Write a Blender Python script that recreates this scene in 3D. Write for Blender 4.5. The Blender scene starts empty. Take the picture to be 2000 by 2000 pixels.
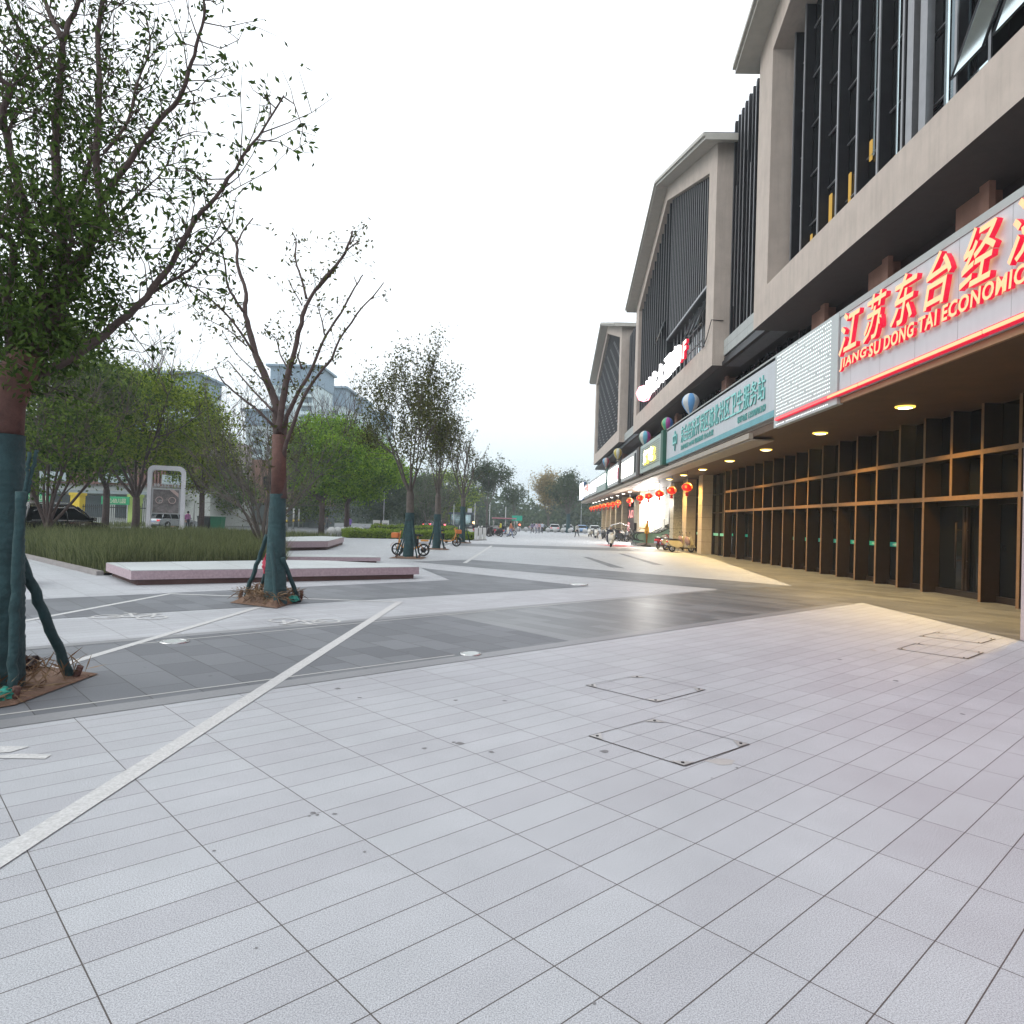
import bpy, bmesh, math, random
import numpy as np
from mathutils import Vector, Matrix
random.seed(7); RS = np.random.RandomState(7)
S = bpy.context.scene
C = S.collection
# ------------------------------------------------------------------ camera
F_PX = 1370.0
RT = (0.99917657, 0.03057732, -0.02666864); FW = (0.02621401, 0.01517402, 0.99954118); UP = (0.03096796, -0.99941722, 0.01435998)
EYE = Vector((0, 0, 1.6))
cam_d = bpy.data.cameras.new('camera'); cam = bpy.data.objects.new('camera', cam_d); C.objects.link(cam)
cam_d.sensor_width = 36; cam_d.lens = F_PX / 2000 * 36; cam_d.clip_start = .05; cam_d.clip_end = 4000
cam.matrix_world = Matrix(((RT[0], -RT[1], -RT[2], 0), (FW[0], -FW[1], -FW[2], 0), (UP[0], -UP[1], -UP[2], 1.6), (0, 0, 0, 1)))
S.camera = cam
# ------------------------------------------------------------------ sky, sun, exposure
SUN_EL, SUN_AZ = math.radians(38), math.radians(250)
W = bpy.data.worlds.new('World'); S.world = W; W.use_nodes = True
nt = W.node_tree; N = nt.nodes; L = nt.links; bg = N['Background']
sky = N.new('ShaderNodeTexSky'); sky.sky_type = 'NISHITA'; sky.sun_disc = False
sky.sun_elevation = SUN_EL; sky.sun_rotation = SUN_AZ; sky.air_density = 1.6; sky.dust_density = 6
hs = N.new('ShaderNodeHueSaturation'); hs.inputs['Saturation'].default_value = .3
mx = N.new('ShaderNodeMix'); mx.data_type = 'RGBA'; mx.inputs[0].default_value = .8
tcw = N.new('ShaderNodeTexCoord'); spw = N.new('ShaderNodeSeparateXYZ'); mrw = N.new('ShaderNodeMapRange'); mrw.inputs[1].default_value = 0; mrw.inputs[2].default_value = .24
g2 = N.new('ShaderNodeMix'); g2.data_type = 'RGBA'; g2.inputs[6].default_value = (4.7, 5.45, 5.85, 1); g2.inputs[7].default_value = (10.2, 10.8, 11.3, 1)
L.new(tcw.outputs['Generated'], spw.inputs[0]); L.new(spw.outputs['Z'], mrw.inputs[0]); L.new(mrw.outputs[0], g2.inputs[0]); L.new(g2.outputs[2], mx.inputs[7])
L.new(sky.outputs[0], hs.inputs['Color']); L.new(hs.outputs[0], mx.inputs[6]); L.new(mx.outputs[2], bg.inputs['Color'])
bg.inputs['Strength'].default_value = .12
sd = bpy.data.lights.new('sun', 'SUN'); sd.energy = .5; sd.angle = math.radians(25); sd.color = (1, .97, .93)
sun = bpy.data.objects.new('sun', sd); C.objects.link(sun)
sun.rotation_euler = (math.radians(52), 0, math.radians(-68)); sun.location = (-30, -10, 30)
S.view_settings.view_transform = 'Standard'; S.view_settings.look = 'None'; S.view_settings.exposure = 0.5
S.view_settings.gamma = 1
S.cycles.use_denoising = True; S.cycles.max_bounces = 6; S.cycles.diffuse_bounces = 3; S.cycles.glossy_bounces = 3
S.cycles.transmission_bounces = 4; S.cycles.volume_bounces = 1; S.cycles.sample_clamp_indirect = 4
S.cycles.caustics_reflective = False; S.cycles.caustics_refractive = False; S.cycles.transparent_max_bounces = 8

# ------------------------------------------------------------------ pixel -> place helpers (2000 px photograph)
def ray(px, py):
    v = ((px - 1000), (py - 1000), F_PX)
    return Vector((sum(a * b for a, b in zip(v, RT)), sum(a * b for a, b in zip(v, FW)), sum(a * b for a, b in zip(v, UP))))
def gp(px, py, z=0.0):
    r = ray(px, py); return EYE + r * ((z - 1.6) / r.z)
def at(px, py, Y):
    r = ray(px, py); return EYE + r * (Y / r.y)

# ------------------------------------------------------------------ materials
MATS = {}
def mat(name, col, rough=.6, metal=0., emit=None, es=0., var=.12, vs=3., bump=0., bs=40., spec=.4, streak=0., trans=0., coat=0.):
    if name in MATS: return MATS[name]
    m = bpy.data.materials.new(name); m.use_nodes = True; t = m.node_tree; p = t.nodes['Principled BSDF']
    p.inputs['Roughness'].default_value = rough; p.inputs['Metallic'].default_value = metal
    p.inputs['Specular IOR Level'].default_value = spec
    if coat: p.inputs['Coat Weight'].default_value = coat
    if trans: p.inputs['Transmission Weight'].default_value = trans
    c = (*col, 1)
    tc = t.nodes.new('ShaderNodeTexCoord'); nz = t.nodes.new('ShaderNodeTexNoise')
    nz.inputs['Scale'].default_value = vs; nz.inputs['Detail'].default_value = 6; nz.inputs['Roughness'].default_value = .65
    t.links.new(tc.outputs['Object'], nz.inputs['Vector'])
    mr = t.nodes.new('ShaderNodeMapRange'); mr.inputs[1].default_value = .3; mr.inputs[2].default_value = .7
    mr.inputs[3].default_value = 1 - var; mr.inputs[4].default_value = 1 + var
    t.links.new(nz.outputs[0], mr.inputs[0])
    mm = t.nodes.new('ShaderNodeVectorMath'); mm.operation = 'SCALE'; mm.inputs[0].default_value = col
    if streak:
        mp = t.nodes.new('ShaderNodeMapping'); mp.inputs['Scale'].default_value = (1, 1, .07); n3 = t.nodes.new('ShaderNodeTexNoise'); n3.inputs['Scale'].default_value = 5; n3.inputs['Detail'].default_value = 8; n3.inputs['Roughness'].default_value = .7
        t.links.new(tc.outputs['Object'], mp.inputs[0]); t.links.new(mp.outputs[0], n3.inputs['Vector'])
        m5 = t.nodes.new('ShaderNodeMapRange'); m5.inputs[1].default_value = .45; m5.inputs[2].default_value = .75; m5.inputs[3].default_value = 1; m5.inputs[4].default_value = 1 - streak; t.links.new(n3.outputs[0], m5.inputs[0])
        m6 = t.nodes.new('ShaderNodeMath'); m6.operation = 'MULTIPLY'; t.links.new(mr.outputs[0], m6.inputs[0]); t.links.new(m5.outputs[0], m6.inputs[1]); mr = m6
    t.links.new(mr.outputs[0], mm.inputs['Scale']); t.links.new(mm.outputs[0], p.inputs['Base Color'])
    if bump:
        n2 = t.nodes.new('ShaderNodeTexNoise'); n2.inputs['Scale'].default_value = bs; n2.inputs['Detail'].default_value = 5
        t.links.new(tc.outputs['Object'], n2.inputs['Vector'])
        b = t.nodes.new('ShaderNodeBump'); b.inputs['Strength'].default_value = bump; b.inputs['Distance'].default_value = .02
        t.links.new(n2.outputs[0], b.inputs['Height']); t.links.new(b.outputs[0], p.inputs['Normal'])
    if emit:
        p.inputs['Emission Color'].default_value = (*emit, 1); p.inputs['Emission Strength'].default_value = es
    MATS[name] = m; return m
def leaf_mat(name, dark, light, tr=.35):
    m = bpy.data.materials.new(name); m.use_nodes = True; t = m.node_tree; t.nodes.clear()
    o = t.nodes.new('ShaderNodeOutputMaterial'); g = t.nodes.new('ShaderNodeNewGeometry'); r = t.nodes.new('ShaderNodeValToRGB')
    r.color_ramp.elements[0].color = (*dark, 1); r.color_ramp.elements[1].color = (*light, 1)
    t.links.new(g.outputs['Random Per Island'], r.inputs[0])
    d = t.nodes.new('ShaderNodeBsdfPrincipled'); d.inputs['Roughness'].default_value = .75; d.inputs['Specular IOR Level'].default_value = .08
    tl = t.nodes.new('ShaderNodeBsdfTranslucent'); x = t.nodes.new('ShaderNodeMixShader'); x.inputs[0].default_value = tr
    t.links.new(r.outputs[0], d.inputs['Base Color']); t.links.new(r.outputs[0], tl.inputs['Color'])
    t.links.new(d.outputs[0], x.inputs[1]); t.links.new(tl.outputs[0], x.inputs[2]); t.links.new(x.outputs[0], o.inputs[0])
    MATS[name] = m; return m
def paving(name, c1, c2, mortar, ang, w, h, off, org, ms=.004, rough=.55, speck=.1, tone=.06, freq=2, bias=0., spec=.4):
    m = bpy.data.materials.new(name); m.use_nodes = True; t = m.node_tree; p = t.nodes['Principled BSDF']; A = t.nodes.new; K = t.links.new
    tc = A('ShaderNodeTexCoord'); mp = A('ShaderNodeMapping'); mp.inputs['Rotation'].default_value = (0, 0, -ang)
    ca, sa = math.cos(-ang), math.sin(-ang)
    mp.inputs['Location'].default_value = (-(org[0] * ca - org[1] * sa) + 40 * w, -(org[0] * sa + org[1] * ca) + 200 * h, 0)
    K(tc.outputs['Object'], mp.inputs['Vector'])
    b = A('ShaderNodeTexBrick'); b.offset = off; b.offset_frequency = freq; b.squash = 1
    b.inputs['Scale'].default_value = 1; b.inputs['Brick Width'].default_value = w; b.inputs['Row Height'].default_value = h
    b.inputs['Mortar Size'].default_value = ms; b.inputs['Mortar Smooth'].default_value = .1; b.inputs['Bias'].default_value = bias
    b.inputs['Color1'].default_value = (*c1, 1); b.inputs['Color2'].default_value = (*c2, 1); b.inputs['Mortar'].default_value = (*mortar, 1)
    K(mp.outputs[0], b.inputs['Vector'])
    # granite speckle
    n = A('ShaderNodeTexNoise'); n.inputs['Scale'].default_value = 185; n.inputs['Detail'].default_value = 3; n.inputs['Roughness'].default_value = .8
    K(tc.outputs['Object'], n.inputs['Vector'])
    mr = A('ShaderNodeMapRange'); mr.inputs[1].default_value = .4; mr.inputs[2].default_value = .6; mr.inputs[3].default_value = 1 - speck; mr.inputs[4].default_value = 1 + speck
    K(n.outputs[0], mr.inputs[0])
    n2 = A('ShaderNodeTexNoise'); n2.inputs['Scale'].default_value = .9; n2.inputs['Detail'].default_value = 8; n2.inputs['Roughness'].default_value = .7
    K(tc.outputs['Object'], n2.inputs['Vector'])
    m2 = A('ShaderNodeMapRange'); m2.inputs[1].default_value = .3; m2.inputs[2].default_value = .7; m2.inputs[3].default_value = 1 - tone; m2.inputs[4].default_value = 1 + tone
    K(n2.outputs[0], m2.inputs[0])
    mu = A('ShaderNodeMath'); mu.operation = 'MULTIPLY'; K(mr.outputs[0], mu.inputs[0]); K(m2.outputs[0], mu.inputs[1])
    # small dirt spots
    v = A('ShaderNodeTexVoronoi'); v.inputs['Scale'].default_value = 1.1; K(tc.outputs['Object'], v.inputs['Vector'])
    m3 = A('ShaderNodeMapRange'); m3.inputs[1].default_value = .012; m3.inputs[2].default_value = .03; m3.inputs[3].default_value = .55; m3.inputs[4].default_value = 1
    K(v.outputs['Distance'], m3.inputs[0]); mu2 = A('ShaderNodeMath'); mu2.operation = 'MULTIPLY'; K(mu.outputs[0], mu2.inputs[0]); K(m3.outputs[0], mu2.inputs[1])
    v2 = A('ShaderNodeTexVoronoi'); v2.inputs['Scale'].default_value = .55; v2.inputs['Randomness'].default_value = 1
    nw = A('ShaderNodeTexNoise'); nw.inputs['Scale'].default_value = 9; K(tc.outputs['Object'], nw.inputs['Vector']); vm = A('ShaderNodeVectorMath'); vm.operation = 'MULTIPLY_ADD'; K(nw.outputs['Color'], vm.inputs[0]); vm.inputs[1].default_value = (.22, .22, 0); K(tc.outputs['Object'], vm.inputs[2]); K(vm.outputs[0], v2.inputs['Vector'])
    m4 = A('ShaderNodeMapRange'); m4.inputs[1].default_value = .03; m4.inputs[2].default_value = .12; m4.inputs[3].default_value = .84; m4.inputs[4].default_value = 1; K(v2.outputs['Distance'], m4.inputs[0])
    mu3 = A('ShaderNodeMath'); mu3.operation = 'MULTIPLY'; K(mu2.outputs[0], mu3.inputs[0]); K(m4.outputs[0], mu3.inputs[1]); mu2 = mu3
    sc = A('ShaderNodeVectorMath'); sc.operation = 'SCALE'; K(b.outputs['Color'], sc.inputs[0]); K(mu2.outputs[0], sc.inputs['Scale'])
    K(sc.outputs[0], p.inputs['Base Color'])
    rr = A('ShaderNodeMapRange'); rr.inputs[3].default_value = rough - .1; rr.inputs[4].default_value = rough + .12; K(n2.outputs[0], rr.inputs[0]); K(rr.outputs[0], p.inputs['Roughness'])
    p.inputs['Specular IOR Level'].default_value = spec
    bp = A('ShaderNodeBump'); bp.inputs['Strength'].default_value = .5; bp.inputs['Distance'].default_value = .004
    iv = A('ShaderNodeMath'); iv.operation = 'SUBTRACT'; iv.inputs[0].default_value = 1; K(b.outputs['Fac'], iv.inputs[1]); K(iv.outputs[0], bp.inputs['Height'])
    K(bp.outputs[0], p.inputs['Normal'])
    MATS[name] = m; return m

# ------------------------------------------------------------------ mesh builder
class MB:
    def __init__(s): s.v = []; s.f = []; s.m = []; s.smooth = []
    def add(s, vs, fs, m=0, sm=False):
        o = len(s.v); s.v += [tuple(v) for v in vs]; s.f += [tuple(i + o for i in f) for f in fs]; s.m += [m] * len(fs); s.smooth += [sm] * len(fs); return s
    def box(s, x0, x1, y0, y1, z0, z1, m=0):
        v = [(x, y, z) for z in (z0, z1) for y in (y0, y1) for x in (x0, x1)]
        return s.add(v, [(0, 2, 3, 1), (4, 5, 7, 6), (0, 1, 5, 4), (2, 6, 7, 3), (0, 4, 6, 2), (1, 3, 7, 5)], m)
    def bbox(s, x0, x1, y0, y1, z0, z1, b=.02, m=0):   # chamfered box
        bm = bmesh.new(); bmesh.ops.create_cube(bm, size=1)
        for v in bm.verts: v.co = Vector(((x0 + x1) / 2 + v.co.x * (x1 - x0), (y0 + y1) / 2 + v.co.y * (y1 - y0), (z0 + z1) / 2 + v.co.z * (z1 - z0)))
        bmesh.ops.bevel(bm, geom=bm.edges[:], offset=b, segments=2, affect='EDGES', profile=.5)
        bm.verts.index_update(); s.add([v.co[:] for v in bm.verts], [[v.index for v in f.verts] for f in bm.faces], m); bm.free(); return s
    def obox(s, c, d, M, m=0):   # centre, half dims, rotation
        v = [Vector(c) + M @ Vector((sx * d[0], sy * d[1], sz * d[2])) for sz in (-1, 1) for sy in (-1, 1) for sx in (-1, 1)]
        return s.add(v, [(0, 2, 3, 1), (4, 5, 7, 6), (0, 1, 5, 4), (2, 6, 7, 3), (0, 4, 6, 2), (1, 3, 7, 5)], m)
    def prism(s, pts, a0, a1, axis='x', m=0):   # polygon (2D) extruded along an axis
        def P(p, a): return (a, p[0], p[1]) if axis == 'x' else ((p[0], a, p[1]) if axis == 'y' else (p[0], p[1], a))
        n = len(pts); v = [P(p, a0) for p in pts] + [P(p, a1) for p in pts]
        return s.add(v, [tuple(range(n))[::-1], tuple(range(n, 2 * n))] + [(i, (i + 1) % n, n + (i + 1) % n, n + i) for i in range(n)], m)
    def tube(s, pts, rad, n=8, m=0, cap=True):
        pts = [Vector(p) for p in pts]
        if not hasattr(rad, '__len__'): rad = [rad] * len(pts)
        vs = []; up = Vector((0, 0, 1))
        for i, p in enumerate(pts):
            d = (pts[min(i + 1, len(pts) - 1)] - pts[max(i - 1, 0)]).normalized()
            if i == 0:
                a = d.cross(Vector((0, 0, 1)) if abs(d.z) < .9 else Vector((1, 0, 0))).normalized()
            else:
                a = (a - d * a.dot(d)).normalized()
            b = d.cross(a)
            for k in range(n):
                t = 2 * math.pi * k / n; vs.append(p + (a * math.cos(t) + b * math.sin(t)) * rad[i])
        fs = [(i * n + k, i * n + (k + 1) % n, (i + 1) * n + (k + 1) % n, (i + 1) * n + k) for i in range(len(pts) - 1) for k in range(n)]
        s.add(vs, fs, m, True)
        if cap:
            o = len(s.v) - len(vs); s.f += [tuple(o + k for k in range(n))[::-1], tuple(o + (len(pts) - 1) * n + k for k in range(n))]; s.m += [m, m]; s.smooth += [False, False]
        return s
    def cyl(s, c, r, h, n=20, m=0, axis='z', r2=None):
        d = {'z': Vector((0, 0, 1)), 'x': Vector((1, 0, 0)), 'y': Vector((0, 1, 0))}[axis]
        return s.tube([Vector(c) - d * h / 2, Vector(c) + d * h / 2], [r, r if r2 is None else r2], n, m)
    def lathe(s, prof, c=(0, 0, 0), n=20, m=0, axis='z', mf=None, sm=True):
        vs = []
        for r, z in prof:
            for k in range(n):
                t = 2 * math.pi * k / n; a, b = r * math.cos(t), r * math.sin(t)
                q = (a, b, z) if axis == 'z' else ((z, a, b) if axis == 'x' else (a, z, b))
                vs.append((c[0] + q[0], c[1] + q[1], c[2] + q[2]))
        o = len(s.v); s.v += vs
        for i in range(len(prof) - 1):
            for k in range(n):
                s.f.append((o + i * n + k, o + i * n + (k + 1) % n, o + (i + 1) * n + (k + 1) % n, o + (i + 1) * n + k)); s.m.append(mf(i, k) if mf else m); s.smooth.append(sm)
        return s
    def build(s, name, mats, parent=None, world=False):
        me = bpy.data.meshes.new(name); vs = s.v
        if world and parent is not None:
            ox, oy, oz = WORG.get(parent.name, (0, 0, 0)); vs = [(a - ox, b - oy, c - oz) for a, b, c in vs]
        me.from_pydata(vs, [], s.f)
        for q in (mats if isinstance(mats, (list, tuple)) else [mats]): me.materials.append(q)
        me.polygons.foreach_set('material_index', s.m); me.polygons.foreach_set('use_smooth', s.smooth)
        bm = bmesh.new(); bm.from_mesh(me); bmesh.ops.recalc_face_normals(bm, faces=bm.faces); bm.to_mesh(me); bm.free()
        o = bpy.data.objects.new(name, me); C.objects.link(o)
        if parent is not None: o.parent = parent; WORG[o.name] = WORG.get(parent.name, (0, 0, 0))
        return o
WORG = {}
def tag(o, label=None, cat=None, group=None, kind=None):
    if label: o['label'] = label
    if cat: o['category'] = cat
    if group: o['group'] = group
    if kind: o['kind'] = kind
    return o
def thing(name, label, cat, loc=(0, 0, 0), rz=0, group=None):
    o = bpy.data.objects.new(name, None); C.objects.link(o); o.location = loc; o.rotation_euler = (0, 0, rz); o.empty_display_size = .2
    WORG[o.name] = tuple(loc); return tag(o, label, cat, group)
def struct(name, mb, m, kind='structure'):
    return tag(mb.build(name, m), kind=kind)
def copy_tree(o, parent=None, swap=None):
    c = o.copy(); C.objects.link(c); c.parent = parent
    if swap and c.type == 'MESH' and c.data.materials and any(k.name in swap for k in c.data.materials if k):
        c.data = c.data.copy()
        for i, k in enumerate(c.data.materials):
            if k.name in swap: c.data.materials[i] = swap[k.name]
    for ch in o.children: copy_tree(ch, c, swap)
    return c
def place(proto, state, loc, rz=0, label=None, group=None, swap=None, scale=None):
    """first call uses the prototype itself, later calls copy it"""
    c = copy_tree(proto, None, swap)
    c.location = loc; c.rotation_euler = (0, 0, rz)
    if scale: c.scale = (scale,) * 3
    if label: c['label'] = label
    if group: c['group'] = group
    return c
def drop(o):
    for ch in list(o.children): drop(ch)
    bpy.data.objects.remove(o)
def bulk(name, V, Fq, m, parent=None, world=True):
    """numpy quads -> one mesh"""
    V = np.asarray(V, dtype=np.float32)
    if parent is not None and world: V = V - np.array(WORG.get(parent.name, (0, 0, 0)), dtype=np.float32)
    me = bpy.data.meshes.new(name); n = len(V); k = len(Fq); w = Fq.shape[1]
    me.vertices.add(n); me.vertices.foreach_set('co', V.ravel()); me.loops.add(k * w); me.loops.foreach_set('vertex_index', Fq.astype(np.int32).ravel())
    me.polygons.add(k); me.polygons.foreach_set('loop_start', np.arange(0, k * w, w, dtype=np.int32)); me.polygons.foreach_set('loop_total', np.full(k, w, dtype=np.int32))
    me.update(calc_edges=True); me.materials.append(m); o = bpy.data.objects.new(name, me); C.objects.link(o)
    if parent is not None: o.parent = parent; WORG[o.name] = WORG.get(parent.name, (0, 0, 0))
    return o
def leaves(P, size, asp=.45, jitter=.3, droop=.3):
    """diamond leaf quads at points P (n,3)"""
    n = len(P); d = RS.normal(size=(n, 3)); d[:, 2] -= droop; d /= np.linalg.norm(d, axis=1)[:, None]
    e = RS.normal(size=(n, 3)); e -= (e * d).sum(1)[:, None] * d; e /= np.linalg.norm(e, axis=1)[:, None]
    s = size * (1 + jitter * RS.uniform(-1, 1, n))[:, None]
    V = np.stack([P, P + d * s * .5 + e * s * asp * .5, P + d * s, P + d * s * .5 - e * s * asp * .5], 1).reshape(-1, 3)
    return V, np.arange(4 * n).reshape(n, 4)
TM = {}
def text(body, name, size, ext, mats, parent, loc, rot, bold=0., shear=0., w=None, h=None, align='CENTER', world=True):
    """text turned into a mesh, front face material 0, sides material 1; placed by mapping local x,y,z on rot columns"""
    cu = bpy.data.curves.new('t', 'FONT'); cu.body = body; cu.size = size; cu.extrude = ext; cu.offset = bold; cu.shear = shear; cu.align_x = align; cu.align_y = 'CENTER'
    cu.resolution_u = 3; cu.space_character = 1.12 if body.isascii() and len(body) > 1 else 1
    ob = bpy.data.objects.new('t', cu); C.objects.link(ob); bpy.context.view_layer.update()
    me = bpy.data.meshes.new_from_object(ob.evaluated_get(bpy.context.evaluated_depsgraph_get())); bpy.data.objects.remove(ob); bpy.data.curves.remove(cu)
    if not len(me.vertices): return None
    co = np.zeros(len(me.vertices) * 3); me.vertices.foreach_get('co', co); co = co.reshape(-1, 3)
    mn, mxx = co.min(0), co.max(0); cen = (mn + mxx) / 2
    if align == 'CENTER': co[:, 0] -= cen[0]
    co[:, 1] -= cen[1]
    if w: co[:, 0] *= w / max(1e-4, mxx[0] - mn[0])
    if h: co[:, 1] *= h / max(1e-4, mxx[1] - mn[1])
    R = np.array(rot, dtype=float)   # rows: images of local x, y, z
    mi = [0 if abs(p.normal.z) > .7 else (1 if len(mats) > 1 else 0) for p in me.polygons]
    out = co @ R + np.array(loc)
    if parent is not None and world: out -= np.array(WORG.get(parent.name, (0, 0, 0)))
    me.vertices.foreach_set('co', out.ravel()); me.materials.clear()
    for q in mats: me.materials.append(q)
    me.polygons.foreach_set('material_index', mi); me.update()
    o = bpy.data.objects.new(name, me); C.objects.link(o); o.name = name
    if parent is not None: o.parent = parent; WORG[o.name] = WORG.get(parent.name, (0, 0, 0))
    return o
WEST = ((0, -1, 0), (0, 0, 1), (-1, 0, 0))    # text on a wall that faces -x
SOUTH = ((1, 0, 0), (0, 0, 1), (0, -1, 0))    # text on a wall that faces the camera
FLAT = ((1, 0, 0), (0, 1, 0), (0, 0, 1))

# colours
stone = mat('stone_render', (.47, .40, .35), .8, var=.09, vs=1.3, bump=.25, bs=60, streak=.16)
stone2 = mat('stone_panel', (.36, .38, .37), .6, var=.06, vs=2)
roofm = mat('roof_fascia', (.42, .40, .36), .6, var=.08)
rooftile = mat('roof_sheet', (.07, .09, .13), .5)
darkmetal = mat('dark_metal', (.018, .018, .021), .45, .3, var=.2)
finedge = mat('fin_edge', (.22, .22, .23), .35, .5, var=.1)
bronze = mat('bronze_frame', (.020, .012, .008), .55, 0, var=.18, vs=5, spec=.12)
bronze_lit = mat('bronze_lit_edge', (.20, .115, .058), .45, .2, var=.15, vs=5)  # lighter bronze paints the downlight falling on front edges
bronzed = mat('bronze_dark', (.025, .017, .013), .4, .3, var=.2, vs=4)
soffitm = mat('soffit', (.11, .066, .038), .55, .1, var=.15, vs=1.5)
glassd = mat('dark_glass', (.008, .009, .010), .05, 0, var=.2, spec=.13)
glassb = mat('sky_glass', (.62, .74, .76), .05, .95, var=.04, spec=.8)
tan = mat('tan_stone', (.42, .34, .24), .6, var=.08, vs=3, bump=.1)
white = mat('white_panel', (.52, .53, .55), .5, var=.04, vs=1, streak=.08)
pinkst = mat('pink_granite', (.43, .35, .36), .6, var=.12, vs=25, bump=.1)
brownw = mat('brown_wall', (.20, .115, .085), .7, var=.1)
steel = mat('steel', (.5, .5, .5), .25, .9, var=.05)
black = mat('black', (.012, .012, .013), .5, var=.2)
rubber = mat('rubber', (.018, .018, .018), .8, var=.2)
redm = mat('red_paint', (.45, .02, .03), .35, var=.06)
paint = mat('white_line_paint', (.48, .485, .48), .7, var=.22, vs=60)
def emis(name, col, st): return mat(name, tuple(min(.8, c * .6) for c in col), .5, emit=col, es=st, var=.03)
e_face = mat('letter_face', (.10, .04, .02), .5, emit=(1, .50, .25), es=1.05, var=.03)
e_red = mat('letter_side', (.3, .01, .02), .5, emit=(1, .008, .06), es=.5, var=.03)
e_warm = emis('downlight_lens', (1, .86, .5), 9.)
e_halo = emis('halo_ring', (1, .62, .10), 1.6)  # yellow halo of the downlights, put on a glowing bezel ring
e_white = emis('lit_white', (1, 1, 1), 4.5)
e_white2 = emis('lit_white_soft', (.95, .97, 1), 1.6)
e_yel = emis('lit_yellow', (1, .8, .08), 2.0)
e_dot = emis('led_dot', (.93, 1, 1), 1.6)


# ================================================================== GROUND
ANG = math.radians(44.53); TL, TH = .6329, .2163; ORG = (-1.98, 2.91)
pl = paving('light_granite', (.38, .396, .416), (.346, .354, .376), (.07, .06, .055), ANG, TL, TH, 0, ORG, ms=.0027, speck=.36, tone=.10)
pf = paving('far_granite', (.37, .385, .39), (.345, .36, .365), (.12, .12, .12), ANG, TL, TH, .5, ORG, ms=.004, speck=.1, tone=.08, rough=.45)
pd = paving('dark_granite', (.15, .16, .175), (.10, .107, .12), (.035, .035, .035), ANG + math.pi / 2, .62, .42, .5, ORG, ms=.004, speck=.12, tone=.1, rough=.55, spec=.35)
pk = paving('plank_granite', (.158, .164, .172), (.088, .092, .098), (.05, .05, .05), ANG + math.pi / 2, 1.25, .30, .4, ORG, ms=.004, speck=.1, tone=.1, rough=.4, freq=2, spec=.5)
def sheet(pts, z=0., m=0):
    b = MB(); b.add([(p[0], p[1], z) for p in pts], [tuple(range(len(pts)))], m); return b
asph = mat('asphalt', (.10, .105, .11), .75, var=.15, vs=1.2, bump=.2, bs=120)
earth = mat('earth_green', (.055, .07, .035), .95, var=.3, vs=.4)
struct('ground', sheet([(-880, -880), (880, -880), (880, 880), (-880, 880)], -.03), earth)
b = MB()
for x0, x1, y0, y1 in ((-17.4, 130, -60, 0),): pass
b.add([(-17.4, -60, 0), (60, -60, 0), (60, 132, 0), (-17.4, 132, 0)], [(0, 1, 2, 3)])
struct('plaza_paving', b, pl)
struct('far_road', sheet([(-120, 132), (200, 132), (200, 176), (-120, 176)], -.012), asph)
struct('side_road', sheet([(-37, -60), (-17.4, -60), (-17.4, 132), (-37, 132)], -.012), asph)
struct('far_pavement', sheet([(-60, -60), (-37, -60), (-37, 132), (-60, 132)], .0), mat('pavement_slab', (.27, .28, .28), .7, var=.1))
# dark chevron bands and the strip under the arcade, each a sheet 4 mm above the paving
b = sheet([(-11.5, -2.6), (.71, 9.48), (-1.5, 11.9), (-11.5, 1.6)], .003); struct('dark_band_near', b, pd)
b = sheet([(.71, 9.48), (7.66, 16.34), (7.66, 20.6), (5.01, 18.63), (-1.5, 11.9)], .003); struct('plank_band', b, pk)
b = MB()
b.add([(x, y, .004) for x, y in ((5.01, 18.63), (7.66, 20.6), (.74, 26.45), (-2.5, 28.85), (-4.42, 26.21), (.95, 21.9))], [(0, 1, 2, 3, 4, 5)])
b.add([(x, y, .004) for x, y in ((-13.5, 6.9), (-8.7, 11.85), (-2.11, 18.71), (-3.59, 23.05), (1.56, 18.1), (-7.1, 9.7), (-12, 4.9))], [(0, 6, 5, 4, 3, 2, 1)])
struct('dark_band_far', b, pd)
b = sheet([(7.66, -8), (14, -8), (14, 107), (11, 107), (9.85, 38.6), (7.66, 20.6)], .0045); struct('arcade_paving', b, pk)
b = sheet([(3.1, 26.7), (3.6, 26.4), (2.9, 34.5), (2.6, 34.6)], .004); b.add([(5.2, 29.5, .004), (5.6, 29.2, .004), (5.3, 40, .004), (5.0, 40, .004)], [(0, 1, 2, 3)])
b.add([(-8, 44, .004), (9.6, 44, .004), (9.8, 50, .004), (-8, 49, .004)], [(0, 1, 2, 3)])
struct('grey_paving_strip', b, pd)
def line(name, a, c, w, z=.0062, m=paint):
    a, c = Vector((*a, 0)), Vector((*c, 0)); d = (c - a).normalized(); n = Vector((-d.y, d.x, 0)) * w / 2
    return struct(name, MB().add([(*(a + n).xy, z), (*(a - n).xy, z), (*(c - n).xy, z), (*(c + n).xy, z)], [(0, 1, 2, 3)]), m)
line('painted_line', (-2.33, .5), (-2.46, 13.31), .13)
line('painted_line', (-2.40, 13.38), (-7.0, 13.46), .10)
line('painted_line', (-6.95, 13.42), (-7.06, 9.0), .10)
line('painted_line', (-4.62, 11.95), (-4.72, 6.75), .11)
line('painted_line', (-2.43, 26.4), (-2.5, 46), .15); line('painted_line', (-4.95, 29), (-5.15, 45.5), .13)
line('painted_line', (-7.8, 38), (-8.2, 52), .13)
trim = mat('pale_trim', (.46, .46, .44), .5, var=.05)
line('metal_inlay', (-5.6, 3.75), (-.85, 8.32), .028, .0055, trim); line('metal_inlay', (-4.7, 8.25), (3.4, 16.9), .03, .0055, trim)
edge = mat('edge_granite', (.20, .205, .215), .45, var=.1, vs=30)
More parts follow.
